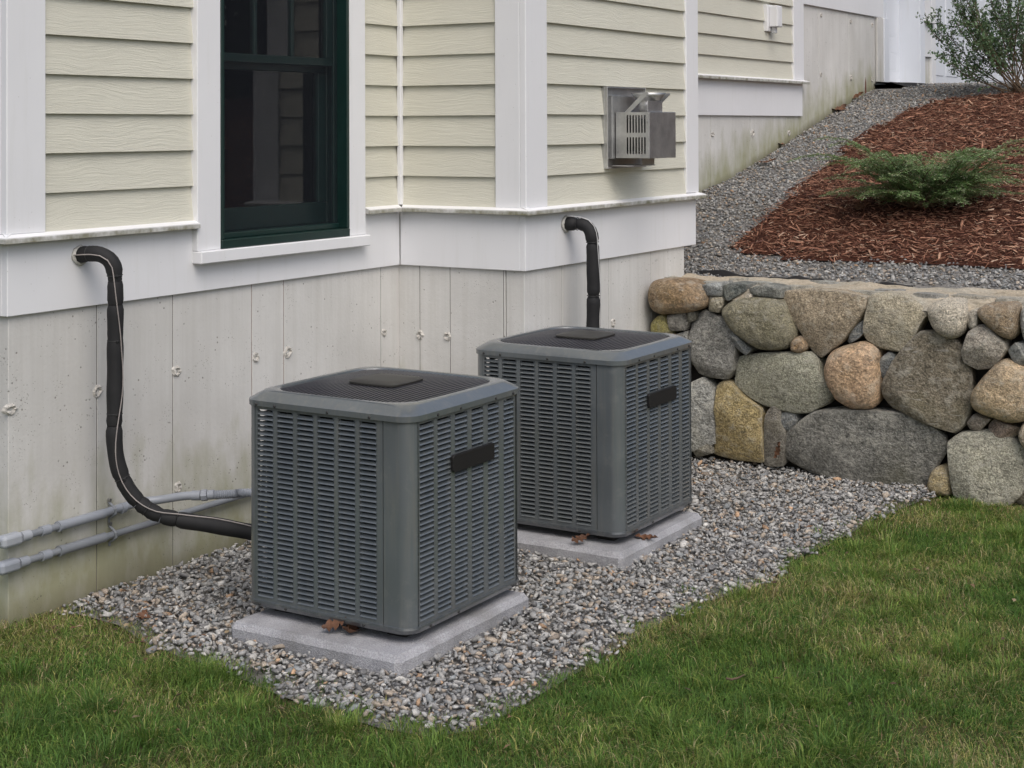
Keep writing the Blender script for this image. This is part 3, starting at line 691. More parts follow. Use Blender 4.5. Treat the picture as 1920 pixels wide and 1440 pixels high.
def make_unit(loc, label):
    u = thing('air_conditioner', label, 'air conditioner', (0, 0, 0), 'grey air conditioners beside the house')
    m = M['unit']
    # cabinet panels: rails and ribs round the louver columns
    def facing(cols, lo, hi):
        b = bmesh.new()
        xs = [lo]+[x for c in cols for x in c]+[hi]
        for i in range(0, len(xs), 2):
            if xs[i+1]-xs[i] > .002: join(b, box_bm((xs[i], 0, LZ0), (xs[i+1], .0025, LZ1+.0)))
        join(b, box_bm((lo, 0, .112), (hi, .0025, LZ0))); join(b, box_bm((lo, 0, LZ1), (hi, .0025, .813)))
        return bm_mesh('side_panel', b)
    pf = facing(colsF, -A0+.045, A0-.1125); ps = facing(colsS, -A0+.045, A0-.035)
    meshes = {}
    for face, (mesh, ang) in enumerate(((pf, 0), (ps, pi/2), (pf, pi), (ps, 3*pi/2))):
        c, s = math.cos(ang), math.sin(ang)
        off = (s*A0*1, -c*A0)
        link('side_panel', mesh, m, u, (off[0], off[1], 0), (0, 0, ang))
    # corner panel with its seam, corner posts
    def arc(lo_len, hi_len, cx, cy, a0):
        r = .05; pts = []
        pts.append((-lo_len, -A0)); 
        for k in range(9):
            a = -pi/2+pi/2*k/8; pts.append((A0-r+r*math.cos(a), -A0+r+r*math.sin(a)))
        pts.append((A0, hi_len))
        b = bmesh.new(); L = [b.verts.new((x, y, .112)) for x, y in pts]; H = [b.verts.new((x, y, .813)) for x, y in pts]
        for i in range(len(pts)-1): b.faces.new((L[i], L[i+1], H[i+1], H[i]))
        return b
    cp = shade_auto(bm_mesh('corner_panel', arc(-(A0-.1095), -A0+.0445, 0, 0, 0)), 60)
    link('corner_panel', cp, m, u)
    post = shade_auto(bm_mesh('corner_post', arc(-(A0-.036), -A0+.046, 0, 0, 0)), 60)
    for ang in (pi/2, pi, 3*pi/2): link('corner_post', post, m, u, (0, 0, 0), (0, 0, ang))
    link('seam_clip', bm_mesh('seam_clip', box_bm((-.006, -.002, 0), (.006, 0, .004))), M['black'], u, (A0-.111, -A0, .8085))
    # louvers: the nearest four columns of each seen face singly, the others joined
    slF = slat_mesh(.072); slS = [slat_mesh(.085-.003*k) for k in range(6)]
    rest = bmesh.new()
    def put(mesh, x, z, ang, single):
        c, s = math.cos(ang), math.sin(ang); ox, oy = s*A0, -c*A0
        px, py = ox+c*x, oy+s*x
        if single: link('louver', mesh, m, u, (px, py, z), (0, 0, ang))
        else:
            b = bmesh.new(); b.from_mesh(mesh); bmesh.ops.transform(b, matrix=Matrix.Translation((px, py, z)) @ Matrix.Rotation(ang, 4, 'Z'), verts=b.verts[:]); join(rest, b)
    for k in range(6):
        for r in range(ROWS):
            z = LZ0+LP*r
            put(slF, colsF[k][0], z, 0, k >= 2)
            put(slS[k], colsS[k][0], z, pi/2, k < 4)
            if r % 1 == 0:
                put(slF, colsF[k][0], z, pi, False); put(slS[k], colsS[k][0], z, 3*pi/2, False)
    kind(link('louvers', bm_mesh('louvers', rest), m, u), 'stuff')
    # coil behind
    link('coil', bm_mesh('coil', loft([(rsq(A0-.045, .03, 0), .115), (rsq(A0-.045, .03, 0), .77)])), M['coil'], u)
    # top cap
    h = A0
    cap = loft([(rsq(h-.005, .055, .0), .8135), (rsq(h+.009, .064, .003), .812), (rsq(h+.010, .065, .003), .8315), (rsq(h+.007, .065, .003), .8345), (rsq(h-.024, .074, .004), .8575), (rsq(h-.030, .076, .005), .8605),
                (rsq(.307, .105, .012), .8635), (rsq(.300, .100, .012), .861), (rsq(.295, .098, .012), .845), (rsq(.295, .098, .012), .80)])
    link('top_cap', shade_auto(bm_mesh('top_cap', cap), 32), m, u)
    pan = loft([(rsq(h-.004, .052, 0), .1245), (rsq(h+.006, .060, .002), .124), (rsq(h+.007, .060, .002), .118), (rsq(h+.001, .058, .002), .104), (rsq(h-.05, .05, .0), .103)], True)
    link('base_pan', shade_auto(bm_mesh('base_pan', pan), 32), M['pan'], u)
    foot = bm_mesh('foot', box_bm((-.04, -.04, .055), (.04, .04, .1025), .004))
    for sx in (-1, 1):
        for sy in (-1, 1): link('foot', foot, M['black'], u, (sx*.25, sy*.25, 0))
    # grille of bars, slightly domed
    for i in range(33):
        x = -.286+.572*i/32; e = abs(x)/.304
        hl = .297 if e < .72 else .297-.075*(1-math.sqrt(max(0, 1-((e-.72)/.28)**2)))
        hl += .008*(1-e*e)
        pts = [(x, -hl+2*hl*k/6, .853+.016*(1-(x/.305)**2)*(1-(2*k/6-1)**2)) for k in range(7)]
        o = link('grille_bar', bm_mesh('grille_bar', tube_bm(pts, .0042, 5)), M['grille'], u)
    for y in (-.15, .15):
        pts = [(-.28+.56*k/6, y, .840+.016*(1-(y/.29)**2)*(1-(2*k/6-1)**2)) for k in range(7)]
        link('cross_bar', bm_mesh('cross_bar', tube_bm(pts, .003, 5)), M['grille'], u)
    hub = loft([(rsq(.092, .016, .008), .870), (rsq(.100, .018, .009), .8715), (rsq(.101, .018, .009), .878), (rsq(.095, .017, .008), .8815), (rsq(.05, .012, .004), .884)], True)
    link('hub_cover', shade_auto(bm_mesh('hub_cover', hub), 30), M['hub'], u)
    link('fan_well', bm_mesh('fan_well', loft([(rsq(.296, .08, .008), .82), (rsq(.27, .2, 0), .64), (rsq(.20, .17, 0), .50)], True)), M['coil'], u)
    link('fan_motor', bm_mesh('fan_motor', tube_bm([(0, 0, .66), (0, 0, .80)], .07, 16), True), M['pan'], u)
    for k in range(3):
        b = bmesh.new(); v = [b.verts.new(p) for p in ((.05, -.05, .735), (.26, -.10, .755), (.27, .08, .715), (.06, .05, .72))]; b.faces.new(v)
        link('fan_blade', bm_mesh('fan_blade', b), M['zinc'], u, (0, 0, 0), (0, 0, k*2*pi/3+.5))
    bd = prism_bm([(-.13, -.022), (-.12, -.030), (.13, -.030), (.137, -.022), (.137, .022), (.13, .030), (-.125, .030), (-.133, .022)], 0, .012, 'x', .0012)
    link('badge', bm_mesh('badge', bd), M['badge'], u, (A0+.001, .012, .632))
    scr = bm_mesh('screw', tube_bm([(0, .002, 0), (0, -.0035, 0), (0, -.006, 0)], [.0055, .0055, .003], 7))
    for x in (-.30, -.215, .02, .2): link('screw', scr, M['rubber'], u, (x, -A0-.0095, .819))
    for y in (-.21, -.07, .16, .28): link('screw', scr, M['rubber'], u, (A0+.0095, y, .819), (0, 0, pi/2))
    for x in (-.29, -.17, .17): link('screw', scr, M['rubber'], u, (x, -A0-.005, .113))
    for y in (-.25, -.08, .28): link('screw', scr, M['rubber'], u, (A0+.005, y, .113), (0, 0, pi/2))
    u.location = loc
    return u
U1 = (-3.36, 4.582, 0); U2 = (-3.325, 6.025, 0)
unit1 = make_unit(U1, 'grey louvered air conditioner on the pad nearest the lawn, cabinet fully in view')
unit2 = copy_tree(unit1)
unit2.location = U2
unit2['label'] = 'grey louvered air conditioner standing farther back beside the stone wall'

# concrete pads, rough edged
def pad(lo, hi, z, label):
    b = box_bm((lo[0], lo[1], -.04), (hi[0], hi[1], z), .02)
    bmesh.ops.subdivide_edges(b, edges=[e for e in b.edges if e.calc_length() > .2], cuts=14, use_grid_fill=True)
    c = Vector(((lo[0]+hi[0])/2, (lo[1]+hi[1])/2, 0))
    for v in b.verts:
        n = noise.noise(v.co*9)*.006+noise.noise(v.co*31)*.003; v.co += (v.co-Vector((c.x, c.y, z*.5))).normalized()*n
    bmesh.ops.translate(b, verts=b.verts[:], vec=-c)
    return tag(link('concrete_pad', bm_mesh('concrete_pad', b, False), M['pad'], None, c), label, 'concrete pad', 'concrete pads under the air conditioners')
pad((-3.70, 4.112), (-2.968, 4.95), .07, 'rough grey concrete pad under the air conditioner nearest the lawn')
pad((-3.66, 5.575), (-2.912, 6.36), .07, 'rough grey concrete pad under the air conditioner beside the stone wall')

# ------------------------------------------------------------------ insulated refrigerant lines
def seglen(P):
    d = [0]
    for a, b in zip(P[:-1], P[1:]): d.append(d[-1]+(b-a).length)
    return d
def refrigerant(label, ctrl, R, joints, ties_at, hole_axis, wire_off):
    P = smooth_path(ctrl, 10); D = seglen(P)
    t = thing('refrigerant_line', label, 'pipe', ctrl[0], 'black insulated pipes between house and air conditioners')
    cuts = [0]+joints+[D[-1]]
    def at(s):
        for i in range(len(D)-1):
            if D[i+1] >= s: 
                k = (s-D[i])/max(1e-6, D[i+1]-D[i]); return P[i].lerp(P[i+1], k)
        return P[-1]
    for a, b in zip(cuts[:-1], cuts[1:]):
        n = max(4, int((b-a)/.018)); ss = [a+.001+(b-a-.002)*k/n for k in range(n+1)]
        rr = []
        for s in ss:
            e = min(s-a, b-s); r = R*(1-.16*math.exp(-e/.006))*(1+.03*math.sin(s*41))
            for q in ties_at: r *= 1-.13*math.exp(-((s-q)/.008)**2)
            rr.append(r)
        tube('foam_sleeve', [at(s) for s in ss], rr, M['foam'], t, 18)
    for s in ties_at:
        p = at(s); d = (at(s+.004)-at(s-.004)).normalized(); n1 = d.orthogonal().normalized(); n2 = d.cross(n1)
        ring = [p+(n1*math.cos(a)+n2*math.sin(a))*(R*.93) for a in [2*pi*k/20 for k in range(21)]]
        tube('cable_tie', ring, .0022, M['rubber'], t, 5)
        e = Vector((.86, -.5, 0))*R; box('tie_head', p+e*1.0-Vector((.004, .004, .004)), p+e*1.0+Vector((.005, .005, .004)), M['rubber'], t, .001)
    # control wires taped along the sleeve
    for off, mat, ph in wire_off:
        W = []
        for i in range(0, 60):
            s = .004+(D[-1]-.01)*i/59; p = at(s); d = (at(min(D[-1], s+.004))-at(max(0, s-.004))).normalized()
            view = Vector((CAM[0], CAM[1], CAM[2]))-p; view = (view-d*view.dot(d)).normalized(); side = d.cross(view)
            k = off+.55*math.sin(s*7.5+ph)
            W.append(p+(view*math.cos(k)+side*math.sin(k))*(R+.0018+.006*max(0, math.sin(s*11+1))**2))
        tube('control_wire', W, .0023, mat, t, 6)
    h = Vector(ctrl[0]); b = bmesh.new(); n = 18; rr = random.Random(4); rings = []
    for s, x in ((.9, .0), (1.3, .0015), (1.2, .008), (.98, .010)):
        rings.append([b.verts.new((x+rr.uniform(0, .004), math.cos(2*pi*k/n)*R*s*(1+.18*(rr.random()-.5)), math.sin(2*pi*k/n)*R*s*(1+.18*(rr.random()-.5)))) for k in range(n)])
    for A, B in zip(rings[:-1], rings[1:]):
        for k in range(n): b.faces.new((A[k], A[(k+1) % n], B[(k+1) % n], B[k]))
    bmesh.ops.recalc_face_normals(b, faces=b.faces[:]); link('sealant_ring', bm_mesh('sealant_ring', b, True), M['putty'], t, (hole_axis, h.y, h.z))
    return t
refrigerant('long black insulated pipe curving down the concrete to the nearest air conditioner',
            [(XA-.01, 4.146, 1.318), (XA+.05, 4.150, 1.326), (-4.375, 4.16, 1.323), (-4.338, 4.178, 1.290), (-4.330, 4.185, 1.215), (-4.332, 4.187, 1.0), (-4.332, 4.185, .78), (-4.330, 4.181, .62), (-4.314, 4.193, .508), (-4.275, 4.223, .416), (-4.212, 4.271, .35), (-4.133, 4.33, .321), (-4.039, 4.403, .298), (-3.968, 4.457, .279), (-3.90, 4.51, .262), (-3.72, 4.60, .245)],
            .0305, [.235, .325, .78, 1.09, 1.19, 1.25], [.06, .215, .46, .735, .98, 1.13], XA, ((-.35, M['wire'], 0.4),))
q = [onX(px, py, XC+.14) for px, py in ((1108, 470), (1108, 540), (1107, 600))]
Yq = 6.68
refrigerant('short black insulated pipe dropping from the white skirt board behind the farther air conditioner',
            [(XC-.01, 6.604, 1.322), (XC+.05, 6.608, 1.324), (XC+.105, 6.615, 1.318), (XC+.135, 6.62, 1.28), (XC+.142, 6.622, 1.20), (XC+.145, 6.622, 1.0), (XC+.140, 6.622, .80), (XC+.145, 6.60, .5), (XC+.22, 6.50, .32), (XC+.40, 6.38, .26)],
            .0325, [.075, .215, .47], [.075, .21, .47], XC, ((-1.35, M['wirew'], 0),))

# ------------------------------------------------------------------ conduits along the foundation
XT = cA+.026
cu = thing('electrical_conduit', 'upper grey conduit strapped to the concrete, ending in a ribbed flexible tail', 'conduit', (XT, 3.83, .322), 'grey conduits along the foundation')
def ptube(name, pts, r, mat, par, seg=14, sm=True): return tube(name, pts, r, mat, par, seg, sm)
def at_y(px): return float(onX(px, 1000, XT)[1])
zu, zl = .318, .226
ptube('pipe', [(XT, 3.80, zu), (XT, 4.26, zu)], .0135, M['pvcd'], cu)
ptube('sleeve_pipe', [(XT, at_y(112), zu), (XT, at_y(194), zu)], .0185, M['pvc'], cu)
ptube('coupling', [(XT, at_y(76), zu), (XT, at_y(92), zu)], .0185, M['pvc'], cu); ptube('coupling', [(XT, at_y(108), zu), (XT, at_y(113), zu)], .0205, M['pvc'], cu)
bend = [(XT, 4.25, zu), (XT, 4.36, zu+.004), (XT+.03, 4.435, zu+.012)]+[onL(px, py, (-4.465, 4.45), (-3.76, 4.85)) for px, py in ((300, 937), (345, 930), (375, 929))]
bend = smooth_path(bend, 6); ptube('bend_pipe', bend, .0165, M['pvc'], cu)
ptube('coupling', [(XT, at_y(226), zu), (XT, at_y(233), zu)], .0205, M['pvc'], cu)
e1 = [Vector(onL(px, py, (-4.465, 4.45), (-3.76, 4.85))) for px, py in ((360, 929), (376, 929), (378, 929), (389, 928), (390, 928), (402, 927))]
ptube('connector', [e1[0], e1[1]], .0195, M['pvc'], cu); ptube('connector', [e1[2], e1[3]], .0225, M['pvc'], cu, 8, False); ptube('connector', [e1[4], e1[5]], .019, M['pvc'], cu)
fl = smooth_path([Vector(onL(px, py, (-4.465, 4.45), (-3.76, 4.85))) for px, py in ((400, 928), (440, 926), (475, 924))]+[Vector((-3.72, 4.86, .36))], 26)
ptube('flexible_tail', fl, [.0165+.0016*(1 if i % 2 else -1) for i in range(len(fl))], M['pvc'], cu)
def clampit(y, z, par):
    ptube('strap', [(XT-.02, y, z+.045), (XT-.018, y, z+.03), (XT+.002, y, z+.019), (XT+.017, y, z+.008), (XT+.017, y, z-.008), (XT+.002, y, z-.019), (XT-.018, y, z-.03), (XT-.02, y, z-.045)], .0055, M['pvcd'], par, 6)
    ptube('screw', [(XT-.022, y, z+.04), (XT-.010, y, z+.04)], .0075, M['zinc'], par, 6)
clampit(at_y(211), zu, cu)
def elbow_cover(z, y, par, mat):
    pts = [(XT-.02, y+.02, z), (XT+.012, y+.02, z)]
    b = box_bm((-.026, -.047, -.023), (.022, .045, .023), .010); bmesh.ops.bevel(b, geom=b.edges[:], offset=.003, segments=1, affect='EDGES')
    link('access_fitting', bm_mesh('access_fitting', b), mat, par, (XT, y, z))
    ptube('hub_collar', [(XT, y+.045, z), (XT, y+.085, z)], .0195, mat, par)
    ptube('screw', [(XT+.0, y-.0465, z), (XT, y-.051, z)], .005, M['zinc'], par, 6)
elbow_cover(zu, at_y(20), cu, M['pvcw'])
clo = thing('electrical_conduit', 'lower grey conduit running straight along the concrete near the gravel', 'conduit', (XT, 3.83, zl), 'grey conduits along the foundation')
ptube('pipe', [(XT, 3.80, zl), (XT, 5.9, zl)], .0135, M['pvcd'], clo)
ptube('sleeve_pipe', [(XT, at_y(116), zl), (XT, at_y(197), zl)], .0185, M['pvcd'], clo)
ptube('coupling', [(XT, at_y(77), zl), (XT, at_y(93), zl)], .0185, M['pvc'], clo); ptube('coupling', [(XT, at_y(110), zl), (XT, at_y(117), zl)], .0205, M['pvcd'], clo)
clampit(at_y(212), zl, clo)
elbow_cover(zl, at_y(16), clo, M['pvc'])

# ------------------------------------------------------------------ stone wall
wall = thing('stone_retaining_wall', 'retaining wall of mixed round and angular field stones with a rough mortar cap', 'stone wall', (-3.3, YW, 0))
def Z7(p): return (1200+p[0]/2.6667, 480+p[1]/2.6667)
GREY, BLUE, TAN, BRN, PINK, PALE, OLV, DRK = (.25, .245, .225), (.19, .20, .20), (.34, .27, .18), (.25, .165, .09), (.40, .265, .165), (.46, .41, .33), (.215, .195, .13), (.155, .145, .12)
stones = [
 ([(38,190),(60,128),(140,112),(230,122),(300,150),(332,210),(318,258),(250,282),(170,292),(90,290),(48,255)], BRN, .10, 1),
 ([(300,148),(388,134),(399,170),(396,207),(325,202),(304,182)], BLUE, .05, 0),
 ([(400,150),(440,138),(512,150),(505,182),(432,226),(403,206)], (.13,.145,.14), .05, 0),
 ([(525,168),(600,146),(702,165),(702,212),(640,206),(533,196)], (.17,.175,.16), .05, 0),
 ([(335,213),(402,210),(402,247),(382,287),(330,276)], (.27,.24,.17), .05, 0),
 ([(40,345),(72,302),(112,298),(148,352),(140,400),(50,400)], (.33,.29,.10), .06, 1),
 ([(125,300),(215,288),(228,332),(215,374),(150,374)], (.20,.185,.165), .05, 0),
 ([(222,290),(258,285),(264,322),(230,337)], DRK, .04, 0),
 ([(230,345),(262,290),(300,275),(400,318),(447,372),(466,470),(456,572),(420,622),(330,612),(268,600),(236,520)], GREY, .11, 0),
 ([(450,380),(482,396),(548,470),(522,497),(470,457)], BLUE, .05, 0),
 ([(398,272),(450,226),(540,208),(690,214),(742,300),(772,390),(732,462),(640,477),(560,457),(452,380),(408,312)], OLV, .10, 1),
 ([(703,182),(850,168),(1000,178),(1124,205),(1128,262),(1082,332),(1002,432),(892,512),(848,482),(788,392),(708,262)], (.29,.235,.165), .09, 0),
 ([(750,432),(790,403),(827,452),(802,487),(754,478)], BRN, .05, 1),
 ([(1022,432),(1060,360),(1112,318),(1122,372),(1082,417),(1034,442)], BLUE, .05, 0),
 ([(1132,215),(1170,190),(1280,193),(1360,233),(1428,280),(1402,332),(1352,432),(1300,482),(1198,462),(1128,422),(1110,370)], (.29,.255,.19), .10, 0),
 ([(1433,282),(1448,242),(1520,214),(1600,223),(1632,280),(1628,352),(1592,407),(1530,412),(1460,362)], PALE, .09, 1),
 ([(1678,280),(1720,244),(1800,234),(1882,238),(1893,300),(1887,382),(1850,422),(1790,402),(1708,332)], (.27,.20,.13), .09, 1),
 ([(1896,280),(1920,258),(1990,262),(2030,340),(2000,424),(1925,442),(1898,372)], GREY, .08, 1),
 ([(1608,482),(1640,380),(1690,348),(1742,364),(1818,432),(1828,472),(1762,562),(1680,572),(1618,532)], (.38,.34,.285), .09, 0),
 ([(1828,480),(1870,438),(1922,443),(1944,532),(1880,553)], (.27,.28,.27), .06, 0),
 ([(468,510),(640,488),(840,487),(882,530),(902,590),(962,680),(932,742),(830,788),(740,788),(618,752),(518,702),(453,642)], (.24,.235,.18), .08, 0),
 ([(922,540),(960,474),(1060,438),(1132,430),(1188,470),(1194,560),(1198,690),(1162,762),(1060,770),(983,722),(928,632)], PINK, .11, 1),
 ([(1190,520),(1232,483),(1268,500),(1262,562),(1212,624),(1186,592)], BLUE, .04, 0),
 ([(1206,640),(1258,530),(1338,430),(1400,382),(1482,383),(1562,420),(1612,500),(1644,600),(1644,762),(1612,852),(1562,893),(1470,863),(1388,823),(1258,763),(1206,702)], (.175,.15,.11), .12, 0),
 ([(1648,700),(1700,618),(1792,528),(1852,528),(1962,600),(1985,780),(1882,838),(1760,813),(1668,773)], (.40,.30,.19), .10, 1),
 ([(1628,832),(1660,798),(1742,824),(1692,877),(1638,873)], (.24,.20,.16), .05, 0),
 ([(1728,852),(1760,823),(1892,870),(1897,897),(1832,923),(1738,907)], (.28,.21,.165), .05, 0),
 ([(1888,900),(1920,828),(1995,828),(1995,985),(1925,967)], (.36,.30,.22), .07, 1),
 ([(240,640),(300,613),(357,670),(367,800),(362,942),(270,978),(195,962),(190,700)], (.22,.22,.205), .09, 0),
 ([(362,660),(400,630),(442,640),(502,700),(598,770),(603,850),(608,1032),(480,1030),(343,1000),(370,850)], (.30,.235,.115), .08, 0),
 ([(618,800),(650,753),(692,758),(702,830),(722,890),(707,1050),(608,1050)], (.17,.155,.13), .05, 0),
 ([(688,790),(760,783),(778,830),(732,880),(690,852)], BLUE, .05, 0),
 ([(708,910),(760,858),(860,783),(980,766),(1150,773),(1300,788),(1442,848),(1508,920),(1514,985),(1462,1072),(1434,1170),(1250,1175),(1050,1150),(850,1090),(718,1030)], (.20,.195,.175), .13, 0),
 ([(1438,1110),(1470,1063),(1510,1056),(1552,1080),(1554,1190),(1500,1205),(1438,1180)], (.33,.26,.14), .06, 1),
 ([(1543,930),(1600,888),(1720,878),(1822,898),(1922,970),(1964,1060),(1902,1200),(1830,1260),(1700,1245),(1568,1200),(1553,1060)], (.34,.325,.26), .11, 0),
 ([(1858,1250),(1922,1130),(1995,1098),(2000,1280)], (.16,.14,.10), .06, 0),
 ([(1628,290),(1682,263),(1678,352),(1640,374)], (.32,.29,.24), .04, 0),
 ([(255,985),(340,935),(348,992),(270,1010)], DRK, .05, 0),
 ([(505,215),(525,190),(552,200),(545,222),(515,228)], PALE, .03, 1),
 # behind the farther unit
 ([(40,420),(150,400),(222,380),(222,520),(180,600),(60,590)], GREY, .09, 0), ([(50,610),(180,620),(185,760),(120,800),(45,780)], TAN, .09, 1),
 ([(45,800),(180,790),(185,960),(120,1000),(45,990)], DRK, .09, 0),
]
def stone_mesh(poly, B, rnd, seed):
    pts = [Vector((onY(*Z7(p), YW)[0], 0, onY(*Z7(p), YW)[2])) for p in poly]
    return stone_from(pts, B, rnd, seed)
def stone_from(pts, B, rnd, seed):
    n = len(pts); c = sum(pts, Vector())/n; out = []
    per = [pts[i] for i in range(n)]
    for i in range(n):
        p0, p1, p2, p3 = per[i-1], per[i], per[(i+1) % n], per[(i+2) % n]; m = max(2, round((p2-p1).length/.015))
        for k in range(m):
            t = k/m; cr = .5*((2*p1)+(p2-p0)*t+(2*p0-5*p1+4*p2-p3)*t*t+(3*p1-p0-3*p2+p3)*t**3); ln = p1.lerp(p2, t)
            out.append(c+(ln.lerp(cr, .95 if rnd else .28)-c)*(1.0 if rnd else 1.02))
    N = len(out); sz = sum((p-c).length for p in out)/N; bm = bmesh.new(); rings = []
    so = Vector((seed*7.3, seed*3.1, seed*5.7))
    prof = [(.90, .16), (.985, .05), (1.0, .0)] + ([(.985, -.18), (.95, -.38), (.90, -.55), (.83, -.68), (.74, -.80), (.64, -.88), (.52, -.94), (.40, -.97), (.27, -.99), (.13, -1.0)] if rnd else [(.998, -.30), (.99, -.58), (.972, -.76), (.945, -.87), (.90, -.92), (.82, -.945), (.72, -.96), (.60, -.975), (.47, -.985), (.32, -.995), (.16, -1.0)])
    for s, d in prof:
        ring = []
        for p in out:
            dep = d*B if d < 0 else d
            q = c+(p-c)*s; q.y = dep
            w = 1.0 if d < 0 else .0
            sd = so+q
            a = (noise.noise(sd*(1.6/sz*.35))*.30+noise.noise(sd*(4.2/sz*.35))*.13)*sz*.30*(1 if not rnd else .45)
            if not rnd:   # facets: flats broken along cell borders
                cell = noise.voronoi(sd*(1.1/sz*.6))[1][0]; a += (noise.cell(cell*13.7)*.5)*sz*.07
            pit = noise.voronoi(sd*(14 if rnd else 9))[0][0]; fine = noise.noise(sd*38)*.0030+noise.noise(sd*85)*.0016+(noise.noise(sd*16)*.006+(pit-.4)*.012)*(w if not rnd else .35*w)
            nrm = (Vector((q.x-c.x, 0, q.z-c.z)).normalized()*(.35 if s > .9 else .1)+Vector((0, -1, 0))*(1 if s < .97 else .3))
            q += nrm*(a*w*(.3 if s > .97 else 1)+fine)
            ring.append(bm.verts.new(q-c))
        rings.append(ring)
    for A, Bq in zip(rings[:-1], rings[1:]):
        for k in range(N): bm.faces.new((A[k], A[(k+1) % N], Bq[(k+1) % N], Bq[k]))
    cv = bm.verts.new((0, sum(v.co.y for v in rings[-1])/N, 0))
    for k in range(N): bm.faces.new((rings[-1][k], rings[-1][(k+1) % N], cv))
    if not rnd:      # broken faces: flat cuts with hard edges
        rr = random.Random(seed*17+3)
        for cut in range(15):
            tl = .7 if cut < 8 else 1.6
            nn = Vector((rr.uniform(-tl, tl), -1, rr.uniform(-tl, tl))).normalized(); S = Vector((sz, B, sz))
            loc_ = [Vector((v.co.x/S.x, v.co.y/S.y, v.co.z/S.z)) for v in bm.verts]; mx = max(p.dot(nn) for p in loc_); lim = mx*(rr.uniform(.55, .90) if cut < 8 else rr.uniform(.76, .94))
            for v, p in zip(bm.verts, loc_):
                q = p.dot(nn)-lim
                if q > 0: p = p-nn*q*.92; v.co.y = p.y*S.y; v.co.x += (p.x*S.x-v.co.x)*.25; v.co.z += (p.z*S.z-v.co.z)*.25
    bmesh.ops.recalc_face_normals(bm, faces=bm.faces[:])
    me = bm_mesh('stone', bm, True)
    if not rnd: shade_auto(me, 17)
    me.materials.append(M['stone']); return me, c
for i, (poly, colr, B, rnd) in enumerate(stones):
    me, c = stone_mesh(poly, B, rnd, i+1)
    o = link('stone', me, None, wall, (c.x, YW+.03+.012*((i*7) % 3), c.z)); vb_ = 1.42*random.uniform(.78, 1.22); o.color = (*[c_*vb_ for c_ in colr], 1)
# the wall runs on past the frame
xx = -1.70; i = 60; palette = [GREY, TAN, OLV, PINK, DRK, PALE, BRN, BLUE]
for row, (z0, z1) in enumerate(((.0, .34), (.36, .63), (.64, .90))):
    x = -1.66+.05*row
    while x < .9:
        w = random.uniform(.25, .5); pts = []
        for k in range(9):
            a = -2*pi*k/9+.3; pts.append(Vector((x+w/2+w*.55*math.copysign(abs(math.cos(a))**.7, math.cos(a))*random.uniform(.9, 1.03), 0, (z0+z1)/2+(z1-z0)*.56*math.copysign(abs(math.sin(a))**.7, math.sin(a))*random.uniform(.96, 1.06))))
        i += 1; me, c = stone_from(pts, random.uniform(.06, .11), random.random() < .5, i)
        o = link('stone', me, None, wall, (c.x, YW+.04, c.z)); o.color = (*[c_*1.42 for c_ in random.choice(palette)], 1); x += w+.02
box('mortar_core', (-3.77, YW+.17, -.2), (7, 8.10, .86), M['core'], wall, 0)  # core coloured near black to paint in the shade between the stones
# uneven mortar cap
bm = bmesh.new(); nx, ny = 210, 16; grid = []
for i in range(nx+1):
    x = -3.772+(7+3.772)*(i/nx)**1.6; r = []
    fr = YW+.045+.03*noise.noise(Vector((x*3.1, 0, 4)))+.015*noise.noise(Vector((x*9, 1, 4)))
    bk = 8.13+.05*noise.noise(Vector((x*1.7, 3, 1)))
    for j in range(ny+1):
        t = j/ny; y = fr+(bk-fr)*t
        z = .925+.030*math.sin(min(1, t*3.0)*pi/2)+.024*noise.noise(Vector((x*3.5, y*5, 2)))+.011*noise.noise(Vector((x*14, y*14, 5)))-.03*max(0, (t-.85)/.15)
        if j == 0: z = .885+.02*noise.noise(Vector((x*5, 2, 7)))
        r.append(bm.verts.new((x+3.3, y-YW, z)))
    grid.append(r)
for i in range(nx):
    for j in range(ny): bm.faces.new((grid[i][j], grid[i+1][j], grid[i+1][j+1], grid[i][j+1]))
bmesh.ops.recalc_face_normals(bm, faces=bm.faces[:])
link('mortar_cap', bm_mesh('mortar_cap', bm, True), M['cap'], wall, (-3.3, YW, 0))
for i, (px, py, w, d, colr) in enumerate(((1425, 531, .2, .09, (.30,.31,.285)), (1545, 529, .24, .10, (.40,.41,.40)), (1668, 546, .20, .12, (.27,.275,.27)), (1745, 553, .20, .10, (.24,.24,.235)), (1335, 531, .20, .13, (.31,.32,.29)), (1622, 548, .28, .12, (.43,.41,.35)), (1500, 538, .2, .08, (.45,.42,.35)), (1830, 556, .26, .14, (.42,.38,.31)), (1900, 562, .24, .16, (.48,.44,.37)), (1260, 522, .18, .14, (.42,.38,.30)), (1385, 524, .14, .10, (.36,.33,.27)))):
    P = onZ(px, py, .955); pts = []
    b = bmesh.new(); n = 11; rr = random.Random(i+3); lo_ = []; hi_ = []
    for k in range(n):
        a = 2*pi*k/n; f = rr.uniform(.75, 1.1); x, y = math.cos(a)*w/2*f, math.sin(a)*d/2*f
        lo_.append(b.verts.new((x, y, -.03))); hi_.append(b.verts.new((x*.86, y*.86, .010+rr.uniform(-.004, .006))))
    for k in range(n): b.faces.new((lo_[k], lo_[(k+1) % n], hi_[(k+1) % n], hi_[k]))
    b.faces.new(hi_); bmesh.ops.recalc_face_normals(b, faces=b.faces[:])
    me = bm_mesh('cap_stone', b); me.materials.append(M['stone']); o = link('cap_stone', me, None, wall, (P[0], P[1], .951)); o.color = (*colr, 1)
